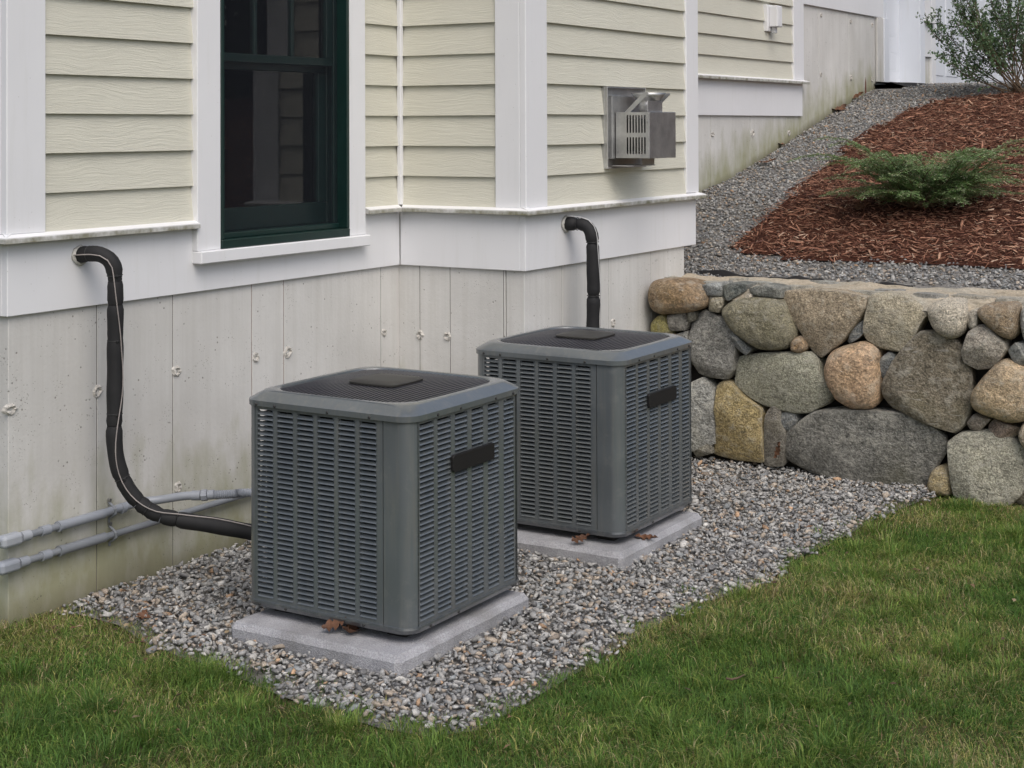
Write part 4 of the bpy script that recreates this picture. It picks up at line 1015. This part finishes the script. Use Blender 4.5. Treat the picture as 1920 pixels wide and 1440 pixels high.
# black landscape fabric edge showing behind the cap
fp = [onZ(px, py, .965) for px, py in ((1300, 505), (1345, 509), (1400, 515), (1440, 518), (1490, 521), (1530, 525), (1600, 526), (1660, 530), (1700, 535))]
bm = bmesh.new(); row = []
for k, p in enumerate(smooth_path(fp, 5)):
    w = max(0, .5+.5*math.sin(k*.37)+.25*math.sin(k*1.3)); e_ = min(1, k/4, (40-k)/6); y = max(p.y, 8.03)
    row.append([bm.verts.new((p.x, y-.01, .915)), bm.verts.new((p.x, y+.004, .950+.022*w*e_)), bm.verts.new((p.x, y+.03, .952+.020*w*e_)), bm.verts.new((p.x, y+.05, .92))])
for a, b in zip(row[:-1], row[1:]):
    for j in range(3): bm.faces.new((a[j], b[j], b[j+1], a[j+1]))
tag(link('landscape_fabric', bm_mesh('landscape_fabric', bm, True), M['fabric']), 'thin strip of black landscape fabric showing between mortar cap and gravel', 'landscape fabric')

# ------------------------------------------------------------------ ground sheets
def sheet(name, poly, zf, mat, k='structure'):
    b = bmesh.new(); b.faces.new([b.verts.new((x, y, zf(x, y) if callable(zf) else zf)) for x, y in poly]); bmesh.ops.recalc_face_normals(b, faces=b.faces[:])
    if b.faces[:][0].normal.z < 0: bmesh.ops.reverse_faces(b, faces=b.faces[:])
    return kind(link(name, bm_mesh(name, b), mat), k)
sheet('lawn', [(-300, -300), (300, -300), (300, 300), (-300, 300)], -.012, M['lawn'])
edge_px = [(72, 1147), (150, 1150), (222, 1170), (275, 1205), (345, 1232), (420, 1255), (500, 1292), (570, 1318), (640, 1340), (710, 1362), (800, 1378), (890, 1368), (960, 1332), (1000, 1308), (1060, 1272), (1115, 1240), (1201, 1186), (1307, 1131), (1431, 1096), (1479, 1052), (1565, 1014), (1642, 971), (1743, 931), (1790, 927)]
edge = [tuple(onZ(px, py, 0)[:2]) for px, py in edge_px]
gpoly = edge+[(edge[-1][0], 7.7), (-3.7, 7.7), (-3.7, 6.3), (-4.6, 6.3), (-4.6, edge[0][1])]
sheet('gravel_bed', gpoly, -.004, M['bed'])
# upper ground: a gridded slope; mulch bed lies on it
def grid_sheet(name, xs, ys, mat, dz=0, keep=None):
    b = bmesh.new(); V = [[b.verts.new((x, y, float(U(x, y))+dz)) for y in ys] for x in xs]
    for i in range(len(xs)-1):
        for j in range(len(ys)-1):
            if keep is None or keep((xs[i]+xs[i+1])/2, (ys[j]+ys[j+1])/2): b.faces.new((V[i][j], V[i+1][j], V[i+1][j+1], V[i][j+1]))
    for v in [v for v in b.verts if not v.link_faces]: b.verts.remove(v)
    return kind(link(name, bm_mesh(name, b, True), mat), 'structure')
ysU = list(np.arange(7.9, 14.4, .14))+[14.4]
grid_sheet('gravel_slope', list(np.arange(-4.55, 7.05, .2)), ysU, M['bed'])
mpx = [(1366, 463), (1392, 447), (1420, 424), (1452, 392), (1480, 366), (1530, 325), (1590, 278), (1640, 242), (1700, 212), (1755, 194), (1800, 186)]
mp_up = [tuple(up_hit(*p)[:2]) for p in mpx]
mlo = [tuple(up_hit(*p)[:2]) for p in ((1372, 470), (1420, 485), (1500, 490), (1600, 491), (1680, 494), (1760, 498), (1850, 503), (1920, 508))]
mp_up = [(x, min(y, 13.9)) for x, y in mp_up]
mpoly = mp_up+[(-1.9, 13.9), (6.9, 13.9), (6.9, mlo[-1][1])]+mlo[::-1]
def mlift(x, y): return float(U(x, y))+.012
bm = bmesh.new(); xs = np.arange(-4.6, 6.95, .1); ys = np.arange(8.3, 14.0, .1); X, Yg = np.meshgrid(xs+.05, ys+.05, indexing='ij'); ins = in_poly(X.ravel(), Yg.ravel(), mpoly).reshape(X.shape)
V = {}
def gv(i, j):
    if (i, j) not in V: x, y = xs[0]+.1*i, ys[0]+.1*j; V[(i, j)] = bm.verts.new((x, y, mlift(x, y)))
    return V[(i, j)]
for i in range(len(xs)):
    for j in range(len(ys)):
        if ins[i, j]: bm.faces.new((gv(i, j), gv(i+1, j), gv(i+1, j+1), gv(i, j+1)))
kind(link('mulch_bed', bm_mesh('mulch_bed', bm, True), M['mulchg']), 'structure')
sheet('driveway', [(-5.2, 14.2), (60, 14.2), (60, 60), (-5.2, 60)], 2.16, M['asphalt'])
# worn asphalt lip at the foot of the side door
bm = bmesh.new(); row = []
for k in range(26):
    y = 13.5+3.2*k/25; w = .28+.08*noise.noise(Vector((y*3, 0, 0))); r = []
    for j in range(7):
        t = j/6; x = XA-.02+w*t*1.3; z = float(U(x, y))+.01+.055*math.sin(pi*min(1, .25+t*.8))*(1+.4*noise.noise(Vector((x*12, y*12, 0)))); r.append(bm.verts.new((x, y, min(z, 2.185))))
    row.append(r)
for a, b in zip(row[:-1], row[1:]):
    for j in range(6): bm.faces.new((a[j], b[j], b[j+1], a[j+1]))
kind(link('asphalt_kerb', bm_mesh('asphalt_kerb', bm, True), M['asphalt']), 'structure')

# ------------------------------------------------------------------ loose stuff: gravel, chips, grass
def ico():
    b = bmesh.new(); bmesh.ops.create_icosphere(b, subdivisions=1, radius=1); v = np.array([p.co[:] for p in b.verts]); f = np.array([[q.index for q in t.verts] for t in b.faces]); b.free(); return v, f
IV, IF = ico()
variants = []
for k in range(16):
    v = IV.copy()
    for c_ in range(6):     # slice flats off: crushed, angular
        n = rng.normal(size=3); n /= np.linalg.norm(n); d = v @ n; lim = rng.uniform(.28, .68); v = v-np.outer(np.maximum(0, d-lim), n)
    v *= (1+rng.normal(size=(len(v), 1))*.09); v *= np.array([1.12, rng.uniform(.5, .95), rng.uniform(.38, .66)]); variants.append(v)
def rotmats(n, tilt=.6):
    a = rng.uniform(0, 2*pi, n); t = rng.normal(0, tilt, n); b = rng.uniform(0, 2*pi, n)
    ca, sa, ct, s_t, cb, sb = np.cos(a), np.sin(a), np.cos(t), np.sin(t), np.cos(b), np.sin(b)
    Rz = np.zeros((n, 3, 3)); Rz[:, 0, 0] = ca; Rz[:, 0, 1] = -sa; Rz[:, 1, 0] = sa; Rz[:, 1, 1] = ca; Rz[:, 2, 2] = 1
    Rx = np.zeros((n, 3, 3)); Rx[:, 0, 0] = 1; Rx[:, 1, 1] = ct; Rx[:, 1, 2] = -s_t; Rx[:, 2, 1] = s_t; Rx[:, 2, 2] = ct
    Rb = np.zeros((n, 3, 3)); Rb[:, 0, 0] = cb; Rb[:, 0, 1] = -sb; Rb[:, 1, 0] = sb; Rb[:, 1, 1] = cb; Rb[:, 2, 2] = 1
    return Rz @ Rx @ Rb
GCOL = np.array([(.28, .28, .28), (.35, .35, .345), (.43, .425, .41), (.19, .19, .195), (.55, .54, .52), (.40, .345, .285), (.43, .29, .19), (.31, .265, .225), (.245, .26, .27)])
GW = np.array([.26, .23, .13, .10, .02, .11, .02, .06, .07]); GW /= GW.sum()
GWU = np.array([.26, .21, .10, .15, .02, .08, .02, .07, .09]); GWU /= GWU.sum()
def scatter_stones(name, pts, size, wts, shade=1.0):
    n = len(pts); vid = rng.integers(0, len(variants), n); Vv = np.array(variants)[vid]
    s = size[:, None, None]; R3 = rotmats(n, .55); P = np.einsum('nij,nkj->nki', R3, Vv*s)+pts[:, None, :]
    col = GCOL[rng.choice(len(GCOL), n, p=wts)]*rng.uniform(.72, 1.22, (n, 1))*shade*np.array([1.07, 1.055, 1.025]); col = np.repeat(col[:, None, :], len(IV), 1)
    F = IF[None]+(np.arange(n)*len(IV))[:, None, None]
    return kind(link(name, tri_mesh(name, P.reshape(-1, 3), F.reshape(-1, 3), col.reshape(-1, 3)), M['gravel']), 'stuff')
def jgrid(x0, x1, y0, y1, d):
    gx, gy = np.meshgrid(np.arange(x0, x1, d), np.arange(y0, y1, d)); x = gx.ravel()+rng.uniform(-.5, .5, gx.size)*d; y = gy.ravel()+rng.uniform(-.5, .5, gx.size)*d; return x, y
x, y = jgrid(-4.6, -1.5, 2.9, 7.6, .0175)
jit = .07
bx = (vnoise(x, y, 6.0, 41)-.5)*.13; by = (vnoise(x, y, 6.0, 42)-.5)*.13
k_ = in_poly(x+bx+rng.normal(0, .022, len(x)), y+by+rng.normal(0, .022, len(x)), gpoly)
for (lx, ly, hx, hy) in ((-3.70, 4.112, -2.968, 4.95), (-3.66, 5.575, -2.912, 6.36)): k_ &= ~((x > lx+.012) & (x < hx-.012) & (y > ly+.012) & (y < hy-.012))
k_ &= ~((x < cA+.004) & (y < 6.22)) & ~((x < cC+.004) & (y > cB-.004))
x, y = x[k_], y[k_]
sz = np.clip(rng.lognormal(math.log(.0122), .40, len(x)), .004, .029)
z = rng.uniform(.004, .022, len(x))+.006*(vnoise(x, y, 3.0, 5)-.5)+.012*np.clip((y-6.6), 0, 1)
scatter_stones('gravel', np.stack([x, y, z], 1), sz, GW, .92)
x, y = jgrid(-4.5, 1.2, 8.0, 14.4, .0195)
k_ = ~in_poly(x+rng.normal(0, .03, len(x)), y+rng.normal(0, .03, len(x)), mpoly)
k_ &= ~((x < XC+.0) & (y < YCE-.05)) & ~((x < cA+.004)) & (y > 8.10+.05*np.sin(x*5)) & ~((y > 13.4) & (x < XA+.25)) & ~((y < 8.18) & (x < -1.7) & (rng.random(len(x)) < .6))
x, y = x[k_], y[k_]
sz = np.clip(rng.lognormal(math.log(.0128), .30, len(x)), .006, .025)
scatter_stones('gravel', np.stack([x, y, U(x, y)+rng.uniform(-.001, .013, len(x))], 1), sz, GWU, .82)

def chips():
    n = 150000; x = rng.uniform(-4.5, 1.8, n); y = rng.uniform(8.4, 14.0, n)
    k = in_poly(x+rng.normal(0, .035, n), y+rng.normal(0, .035, n), mpoly) & (x > -4.4); x, y = x[k], y[k]; n = len(x)
    L = np.clip(rng.lognormal(math.log(.0125), .62, n), .006, .055); W = L*rng.uniform(.10, .38, n); H = W*rng.uniform(.2, .5, n)
    base = np.array([(-1, -.6, 0), (-1, .6, 0), (1, -.25, 0), (1, .35, 0), (-.6, 0, 1), (.7, 0, 1)], float)
    F0 = np.array([(0, 1, 4), (2, 5, 3), (0, 4, 5), (0, 5, 2), (1, 3, 5), (1, 5, 4), (0, 2, 3), (0, 3, 1)])
    V0_ = base[None]*np.stack([L, W, H], 1)[:, None, :]; R3 = rotmats(n, .42)
    P = np.einsum('nij,nkj->nki', R3, V0_)+np.stack([x, y, U(x, y)+rng.uniform(.008, .030, n)], 1)[:, None, :]
    pal = np.array([(.27, .128, .082), (.35, .18, .118), (.20, .09, .06), (.11, .052, .04), (.46, .275, .185), (.57, .41, .30)])
    col = pal[rng.choice(6, n, p=[.30, .24, .18, .13, .10, .05])]*rng.uniform(.75, 1.2, (n, 1)); col = np.repeat(col[:, None], 6, 1)
    F = F0[None]+(np.arange(n)*6)[:, None, None]
    kind(link('mulch_chips', tri_mesh('mulch_chips', P.reshape(-1, 3), F.reshape(-1, 3), col.reshape(-1, 3)), M['mulch']), 'stuff')
chips()

def litter():
    spots = [(x_, y_) for x_, y_ in zip(rng.uniform(-4.45, -3.6, 110), rng.uniform(3.75, 4.5, 110)) if -4.5 < x_ < -3.75+.4*rng.random() and y_ < 4.25+.25*(-(x_+3.7))]
    spots += [(x_, y_) for x_, y_ in zip(rng.uniform(-3.9, -.5, 130), rng.uniform(2.9, 7.3, 130))]
    V_, F_, C_ = [], [], []
    for x_, y_ in spots:
        L = rng.uniform(.006, .019); a = rng.uniform(0, 2*pi); W = L*rng.uniform(.25, .55); z_ = rng.uniform(.016, .034); i = len(V_)
        ca, sa = math.cos(a), math.sin(a); c = np.array([(.17, .095, .055), (.26, .17, .10), (.11, .07, .045), (.34, .26, .16)][rng.integers(0, 4)])*rng.uniform(.7, 1.1)
        for u, v, w in ((-L, 0, 0), (0, W, .006), (L, 0, .004), (0, -W, .008*rng.random())): V_.append((x_+u*ca-v*sa, y_+u*sa+v*ca, z_+w)); C_.append(c)
        F_ += [(i, i+2, i+1), (i, i+3, i+2)]
    kind(link('leaf_litter', tri_mesh('leaf_litter', V_, F_, C_), M['leafm']), 'stuff')
litter()

def grass():
    n = 620000; x = rng.uniform(-4.9, 1.2, n); y = rng.uniform(2.3, 7.45, n)
    ex = x+(vnoise(x, y, 6.0, 41)-.5)*.13+rng.normal(0, .04, n); ey = y+(vnoise(x, y, 6.0, 42)-.5)*.13+rng.normal(0, .04, n)
    k = ~in_poly(ex, ey, gpoly) & ~((x < cA+.0) & (y > 3.78)) & ~((x < -3.7) & (y > 4.75)) & (y < YW-.02+0*x)
    d = vnoise(x, y, 5.0, 1)*.5+vnoise(x, y, 13.0, 2)*.5
    tx_, ty_ = rng.uniform(-4.6, 1.0, 520), rng.uniform(2.6, 7.4, 520); ep0 = np.array(edge)
    q = ep0[rng.integers(2, len(ep0)-1, 60)]+rng.normal(0, .07, (60, 2)); sprig = np.arange(580) >= 520; tx_, ty_ = np.append(tx_, q[:, 0]), np.append(ty_, q[:, 1])
    tok = (sprig | ~in_poly(tx_, ty_, gpoly)) & ~((tx_ < -3.75) & (ty_ > 3.7)); tx_, ty_, sprig = tx_[tok], ty_[tok], sprig[tok]
    per = np.where(sprig, 22, 110); own = np.repeat(np.arange(len(tx_)), per); sg = np.where(sprig, .014, .030)[own]
    gx, gy = tx_[own]+rng.normal(0, 1, len(own))*sg, ty_[own]+rng.normal(0, 1, len(own))*sg
    tang = np.arctan2(gy-ty_[own], gx-tx_[own])
    k &= rng.random(n) < np.clip(.35+d*1.25, 0, 1)
    x, y, d = np.append(x[k], gx), np.append(y[k], gy), np.append(d[k], np.full(len(gx), .8)); n = len(x); nt = len(gx)
    # how deep inside the lawn: short thin blades at the border
    ep = np.array(edge); dd = np.full(n, 9.0)
    for a, b in zip(ep[:-1], ep[1:]):
        ab = b-a; t = np.clip(((x-a[0])*ab[0]+(y-a[1])*ab[1])/(ab @ ab), 0, 1); dd = np.minimum(dd, np.hypot(x-a[0]-t*ab[0], y-a[1]-t*ab[1]))
    cl = vnoise(x, y, 2.2, 7); cl2 = vnoise(x, y, 7.5, 9)
    h = (.023+.030*d+.032*cl2*cl)*rng.uniform(.6, 1.3, n)*np.clip(.6+dd*2.2, .6, 1)
    ang = rng.uniform(-2.4, 2.4, n)+2*pi*vnoise(x, y, 5.5, 3)*1.3; lean = np.clip(rng.normal(1.5, .45, n)+.8*(vnoise(x, y, 4.0, 12)-.5), .05, 1.9)
    ang[-nt:] = tang+rng.normal(0, .4, nt); lean[-nt:] = rng.uniform(.3, 1.3, nt); h[-nt:] = rng.uniform(.03, .075, nt)*np.where(sprig[own], .7, 1)
    w = rng.uniform(.0006, .0013, n)*np.where(rng.random(n) < .12, 1.7, 1.0); ux, uy = np.cos(ang), np.sin(ang)
    def pt(f, l): 
        hh = h*f; th = lean*f*.9
        return np.stack([x+ux*hh*np.sin(th)*1.25, y+uy*hh*np.sin(th)*1.25, hh*np.cos(th)*.95+.0], 1)
    side = np.stack([-uy*w, ux*w, 0*w], 1)
    tw = rng.normal(0, .5, n); side = np.stack([np.cos(ang+pi/2+tw)*w, np.sin(ang+pi/2+tw)*w, 0*w], 1)
    A, B, Cc = pt(0, 0), pt(.55, 0), pt(1, 0)
    A[:, 2] -= .012
    P = np.stack([A-side, A+side, B-side*.85, B+side*.85, Cc], 1)
    F0 = np.array([(0, 1, 3), (0, 3, 2), (2, 3, 4)])
    gpal = np.array([(.112, .203, .036), (.158, .248, .046), (.230, .29, .062), (.070, .152, .028), (.38, .36, .12), (.48, .41, .22), (.24, .16, .09)])
    straw = np.clip(.10+.75*(vnoise(x, y, 2.3, 21)-.5)+.35*(vnoise(x, y, 8.0, 27)-.5)+.25*np.exp(-dd/.22), 0.03, .6)
    lush = vnoise(x, y, 3.3, 22); straw[-nt:] = .06; lush[-nt:] = (own % 3 == 0)*.9
    u = rng.random(n); idx = np.where(u < straw, rng.choice([4, 5, 6], n, p=[.5, .35, .15]), np.where(rng.random(n) < lush, rng.choice([0, 3], n), rng.choice([0, 1, 2], n, p=[.35, .45, .2])))
    col = gpal[idx]*rng.uniform(.7, 1.25, (n, 1)); col = np.repeat(col[:, None], 5, 1)
    F = F0[None]+(np.arange(n)*5)[:, None, None]
    kind(link('grass', tri_mesh('grass', P.reshape(-1, 3), F.reshape(-1, 3), col.reshape(-1, 3)), M['grass']), 'stuff')
grass()

# ------------------------------------------------------------------ plants
class Leaves:
    def __init__(s): s.v = []; s.f = []; s.c = []
    def blade(s, p, d, side, L, W, col):
        i = len(s.v); s.v += [p, p+d*L*.45+side*W, p+d*L, p+d*L*.45-side*W]; s.f += [(i, i+1, i+2), (i, i+2, i+3)]; s.c += [col]*4
    def build(s, name, mat, par): return link(name, tri_mesh(name, [tuple(v) for v in s.v], s.f, s.c), mat, par)
def rv(s=1): return Vector((random.gauss(0, s), random.gauss(0, s), random.gauss(0, s)))
P0 = Vector(up_hit(1742, 398)); P0.z = float(U(P0.x, P0.y))
jun = thing('juniper_shrub', 'low spreading juniper with feathery green sprays on the red mulch', 'shrub', P0)
lv = Leaves(); sb = bmesh.new()
def frond(base, d, L, lift, tip):
    side0 = d.cross(Vector((0, 0, 1))).normalized(); pts = []
    for k in range(9):
        t = k/8; p = base+d*L*t+Vector((0, 0, 1))*(lift*math.sin(t*pi*.62)-.05*L*t*t*2)+side0*(.03*math.sin(t*5+tip*9))
        g = float(U(P0.x+p.x, P0.y+p.y))-P0.z+.02; p.z = max(p.z, g); pts.append(p)
    join(sb, tube_bm(pts, [.0045*(1-.8*k/8) for k in range(9)], 5))
    n = int(L/.015)
    for i in range(n):
        t = .15+.85*i/n; f = t*8; a = min(7, int(f)); p = pts[a].lerp(pts[a+1], f-a); dd = (pts[a+1]-pts[a]).normalized()
        sd = dd.cross(Vector((0, 0, 1))).normalized()
        for sg in (-1, 1):
            sl = (.035+.085*(1-t))*random.uniform(.6, 1.2)*min(1, L/.35); dr = (dd*.75+sd*sg*.8+Vector((0, 0, 1))*random.uniform(-.25, .35)).normalized()
            m = max(3, int(sl/.0085))
            for j in range(m):
                q = p+dr*sl*(j/m)+Vector((0, 0, -.25*sl*(j/m)**2)); tt = min(1, t*.6+.4*j/m)
                sh = random.random()
                if sh < .16*tt+tip*.35*(j/m): c = (.40, .41, .27)
                elif sh < .45: c = (.165, .275, .085)
                elif sh < .75: c = (.11, .215, .065)
                else: c = (.24, .33, .16)
                k = random.uniform(.7, 1.2); c = tuple(x*k for x in c)
                for s2 in (-1, 1):
                    e = (dr*.8+dr.cross(Vector((0, 0, 1))).normalized()*s2*.55+rv(.25)).normalized(); lv.blade(q, e, e.cross(Vector((0, 0, 1))+rv(.3)).normalized(), .015*random.uniform(.7, 1.4), .0022, c)
tx = ray(1745, 352); ri = Vector((math.cos(TH), math.sin(TH), 0)); fw = Vector((-math.sin(TH), math.cos(TH), 0))
for k in range(140):
    a = random.uniform(0, 2*pi); L = random.uniform(.18, .56)*(1.0+.34*abs(math.cos(a))); d = (ri*math.cos(a)+fw*math.sin(a)*.75).normalized()
    up = random.uniform(.06, .33); frond(ri*random.uniform(-.14, .14)+fw*random.uniform(-.08, .08)+Vector((0, 0, .03)), (d+Vector((0, 0, random.uniform(.0, .30)))).normalized(), L, up, random.random())
link('stem', bm_mesh('stem', sb), M['bark'], jun, P0)
o = lv.build('foliage', M['leafm'], jun); o.location = (0, 0, 0)

# upright evergreen shrub by the garage
B0 = Vector(onY(1914, 178, 13.2)); B0.z = float(U(B0.x, B0.y))
shr = thing('evergreen_shrub', 'loose upright evergreen shrub with tiny leaves in front of the white garage door', 'shrub', B0)
lv = Leaves(); sb = bmesh.new()
def twig(pts, r0, dens, first=.25):
    join(sb, tube_bm(pts, [r0*(1-.85*k/(len(pts)-1)) for k in range(len(pts))], 5)); n = int(dens)
    for i in range(n):
        t = first+(1-first)*random.random()**.8; f = t*(len(pts)-1); a = min(len(pts)-2, int(f)); p = pts[a].lerp(pts[a+1], f-a); dd = (pts[a+1]-pts[a]).normalized()
        e = (dd*.5+rv(.8)).normalized(); k = random.uniform(.6, 1.3); c = random.choice(((.085, .155, .065), (.060, .118, .050), (.12, .20, .09), (.18, .25, .15)))
        lv.blade(p+rv(.005), e, e.cross(rv(1)).normalized(), random.uniform(.020, .036), .0075, tuple(x*k for x in c))
def spray(d, L, n_side, r0):
    pts = []; p = Vector((random.gauss(0, .05), random.gauss(0, .05), .02)); dr = d.normalized()
    for k in range(9): pts.append(p.copy()); dr = (dr+Vector((0, 0, .10))+rv(.06)).normalized(); p = p+dr*L/8
    twig(pts, r0, 60*L)
    for i in range(n_side):
        t = random.uniform(.25, .97); f = t*8; a = min(7, int(f)); q = pts[a].lerp(pts[a+1], f-a); dd = (pts[a+1]-pts[a]).normalized(); e = (dd+rv(.55)).normalized(); l2 = random.uniform(.10, .30)*(1.15-t*.6)
        tp = [q+e*l2*k/4+Vector((0, 0, .05*l2*k*k/4))+rv(.004) for k in range(5)]; twig(tp, .002, 100*l2, .1)
for az_, el_, L in ((182, 16, .86), (184, 5, .72), (172, 33, 1.0), (178, 45, 1.2), (165, 54, 1.2), (185, 26, .95), (180, 38, 1.1), (183, 50, 1.15), (170, 22, .9), (150, 60, 1.0), (200, 58, 1.05), (120, 66, 1.1), (240, 64, 1.0), (90, 74, 1.1), (270, 72, 1.1), (20, 60, 1.0), (340, 52, .95), (0, 42, .9), (320, 60, 1.0), (60, 50, .9), (10, 24, .8), (300, 30, .8), (215, 36, .8), (140, 30, .7), (176, 66, 1.15), (190, 74, 1.15), (160, 40, .85), (192, 40, .75)):
    a = math.radians(az_); d = (ri*math.cos(a)+fw*math.sin(a))*math.cos(math.radians(el_))+Vector((0, 0, math.sin(math.radians(el_)))); spray(d, L, 24, .007)
link('stem', bm_mesh('stem', sb), M['bark'], shr, B0)
o = lv.build('foliage', M['leafm'], shr); o.location = (0, 0, 0)

# small broad-leaved weed at the foot of the wall
W0 = Vector(onZ(1712, 915, 0.0)); W0 = Vector((W0.x+.0, W0.y-.0, 0))
weed = thing('weed', 'small green leafy weed growing at the foot of the pale boulder', 'weed', W0); lv = Leaves()
for k in range(16):
    a = 2*pi*k/16*2.3; e = Vector((math.cos(a), math.sin(a), random.uniform(.25, 1.1))).normalized(); lv.blade(Vector((0, 0, .015)), e, e.cross(Vector((0, 0, 1))).normalized(), random.uniform(.04, .085), .011, random.choice(((.05, .10, .03), (.035, .075, .025))))
o = lv.build('leaves', M['leafm'], weed); o.location = (0, 0, 0)

# fallen oak leaves
def oak_mesh(seed, L=.10):
    r = random.Random(seed); b = bmesh.new(); n = 15; mid = []; lf = []; rt = []
    curl = r.uniform(.4, 1.2)
    for k in range(n):
        t = k/(n-1); w = L*.30*math.sin(pi*min(1, t*1.05))**.7*(1+.55*math.sin(t*24+seed))*.8+.001
        z = .25*L*curl*(t-.5)**2*2; s = .012*curl
        mid.append(b.verts.new((L*t, 0, z))); lf.append(b.verts.new((L*t-.01*t, w, z+s+r.uniform(-.004, .006)))); rt.append(b.verts.new((L*t-.01*t, -w, z+s*.6+r.uniform(-.004, .006))))
    for i in range(n-1): b.faces.new((mid[i], mid[i+1], lf[i+1], lf[i])); b.faces.new((rt[i], rt[i+1], mid[i+1], mid[i]))
    return bm_mesh('fallen_leaf', b, True)
def leaf(P, seed, label, L=.10, rot=(0, 0, 0)):
    return tag(link('fallen_leaf', oak_mesh(seed, L), M['deadleaf'], None, P, rot), label, 'leaf', 'fallen brown leaves')
def onpad(px, py, z): p = onZ(px, py, z); return (p[0], p[1], z)
leaf(onpad(606, 1180, .082), 1, 'curled brown oak leaf tucked under the front edge of the nearest air conditioner', .10, (.5, -.4, .5))
leaf(onpad(652, 1192, .080), 2, 'smaller dark leaf beside the curled one on the nearest pad', .10, (.1, .1, 2.0))
leaf(onpad(1072, 1018, .082), 3, 'brown leaf lying in shadow under the farther air conditioner', .09, (.2, -.2, 1.0))
leaf(onpad(1190, 1008, .074), 4, 'flat brown leaf on the farther pad below the corner panel', .10, (.05, .05, .5))
def upP(px, py): p = up_hit(px, py); return (p[0], p[1], float(U(p[0], p[1]))+.02)
leaf(upP(1558, 215), 5, 'large brown oak leaf against the concrete halfway up the gravel slope', .20, (.2, -.2, 1.2))
leaf(upP(1588, 192), 6, 'pale tan leaf standing in the gravel just below the rust stain', .16, (.3, -.3, .6))
leaf(upP(1468, 280), 7, 'tan leaf on the gravel under the end of the far skirt board', .16, (.2, -.3, 2.4))
leaf(upP(1424, 313), 8, 'small dark leaf low on the gravel slope beside the concrete', .13, (.1, -.2, .3))
leaf(upP(1605, 403), 9, 'reddish brown leaf caught in the juniper tips above the mulch', .12, (.4, -.4, 1.5))
leaf(upP(1757, 377), 10, 'orange brown leaf under the middle of the juniper', .13, (.1, -.1, .2))
P = onZ(1700, 913, .0); leaf((P[0]-.02, P[1]+.02, .03), 11, 'orange brown leaf at the foot of the small tan stone', .11, (.2, -.2, .3))
P = onY(1457, 860, YW-.09); leaf((P[0], P[1], P[2]), 12, 'rusty leaf stuck upright between the lowest wall stones', .09, (.3, -1.3, .4))
leaf(onpad(262, 1165, .02), 13, 'faded leaf at the border of gravel and grass near the foundation', .08, (.1, -.1, 2.0))
tw = [Vector(onZ(px, py, .045)) for px, py in ((1362, 1272), (1372, 1274), (1384, 1271), (1396, 1265))]
tag(tube('twig', tw, [.004, .004, .003, .002], M['bark'], None, 6), 'short curved grey twig lying on the grass', 'twig')
# rust streak at the top of the foundation
P = onX(1623, 170, cA); b = bmesh.new(); vs = [b.verts.new(p) for p in ((0, -.028, 0), (0, .022, 0), (0, .012, .10), (0, -.002, .155), (0, -.018, .10))]; b.faces.new(vs)
link('rust_streak', bm_mesh('rust_streak', b), M['rust'], found, (cA+.002, P[1], P[2]-.03))

# ------------------------------------------------------------------ the wood across the lawn (seen only in the window panes)
lvv = []; lff = []; lcc = []
def tree_mass(cx, cy, h, r, n):
    u = rng.random(n); a = rng.uniform(0, 2*pi, n); zz = h*(.08+.92*u); rr = r*np.sqrt(rng.random(n))*(1.05-u*.85)
    p = np.stack([cx+rr*np.cos(a), cy+rr*np.sin(a), zz], 1); d1 = rng.normal(size=(n, 3)); d1 /= np.linalg.norm(d1, axis=1)[:, None]; d2 = rng.normal(size=(n, 3)); d2 /= np.linalg.norm(d2, axis=1)[:, None]
    s = .38; base = len(lvv)*0
    return np.stack([p-d1*s, p+d1*s, p+d2*s], 1), np.repeat((np.array((.030, .045, .020))*rng.uniform(.6, 1.3, (n, 1)))[:, None], 3, 1)
Vs = []; Cs = []
for cx, cy, h, r in ((5, 24, 10, 2.8), (8.5, 27, 11, 3.2), (12, 24, 10, 3), (15, 30, 12, 3.5), (2.5, 29, 10, 3), (18, 27, 10, 3), (11, 32, 12, 3.4), (22, 22, 11, 3.2)):
    v, c = tree_mass(cx, cy, h, r, 1500); Vs.append(v.reshape(-1, 3)); Cs.append(c.reshape(-1, 3))
Vs = np.concatenate(Vs); Cs = np.concatenate(Cs)
kind(link('treeline', tri_mesh('treeline', Vs, np.arange(len(Vs)).reshape(-1, 3), Cs), M['leafm']), 'stuff')
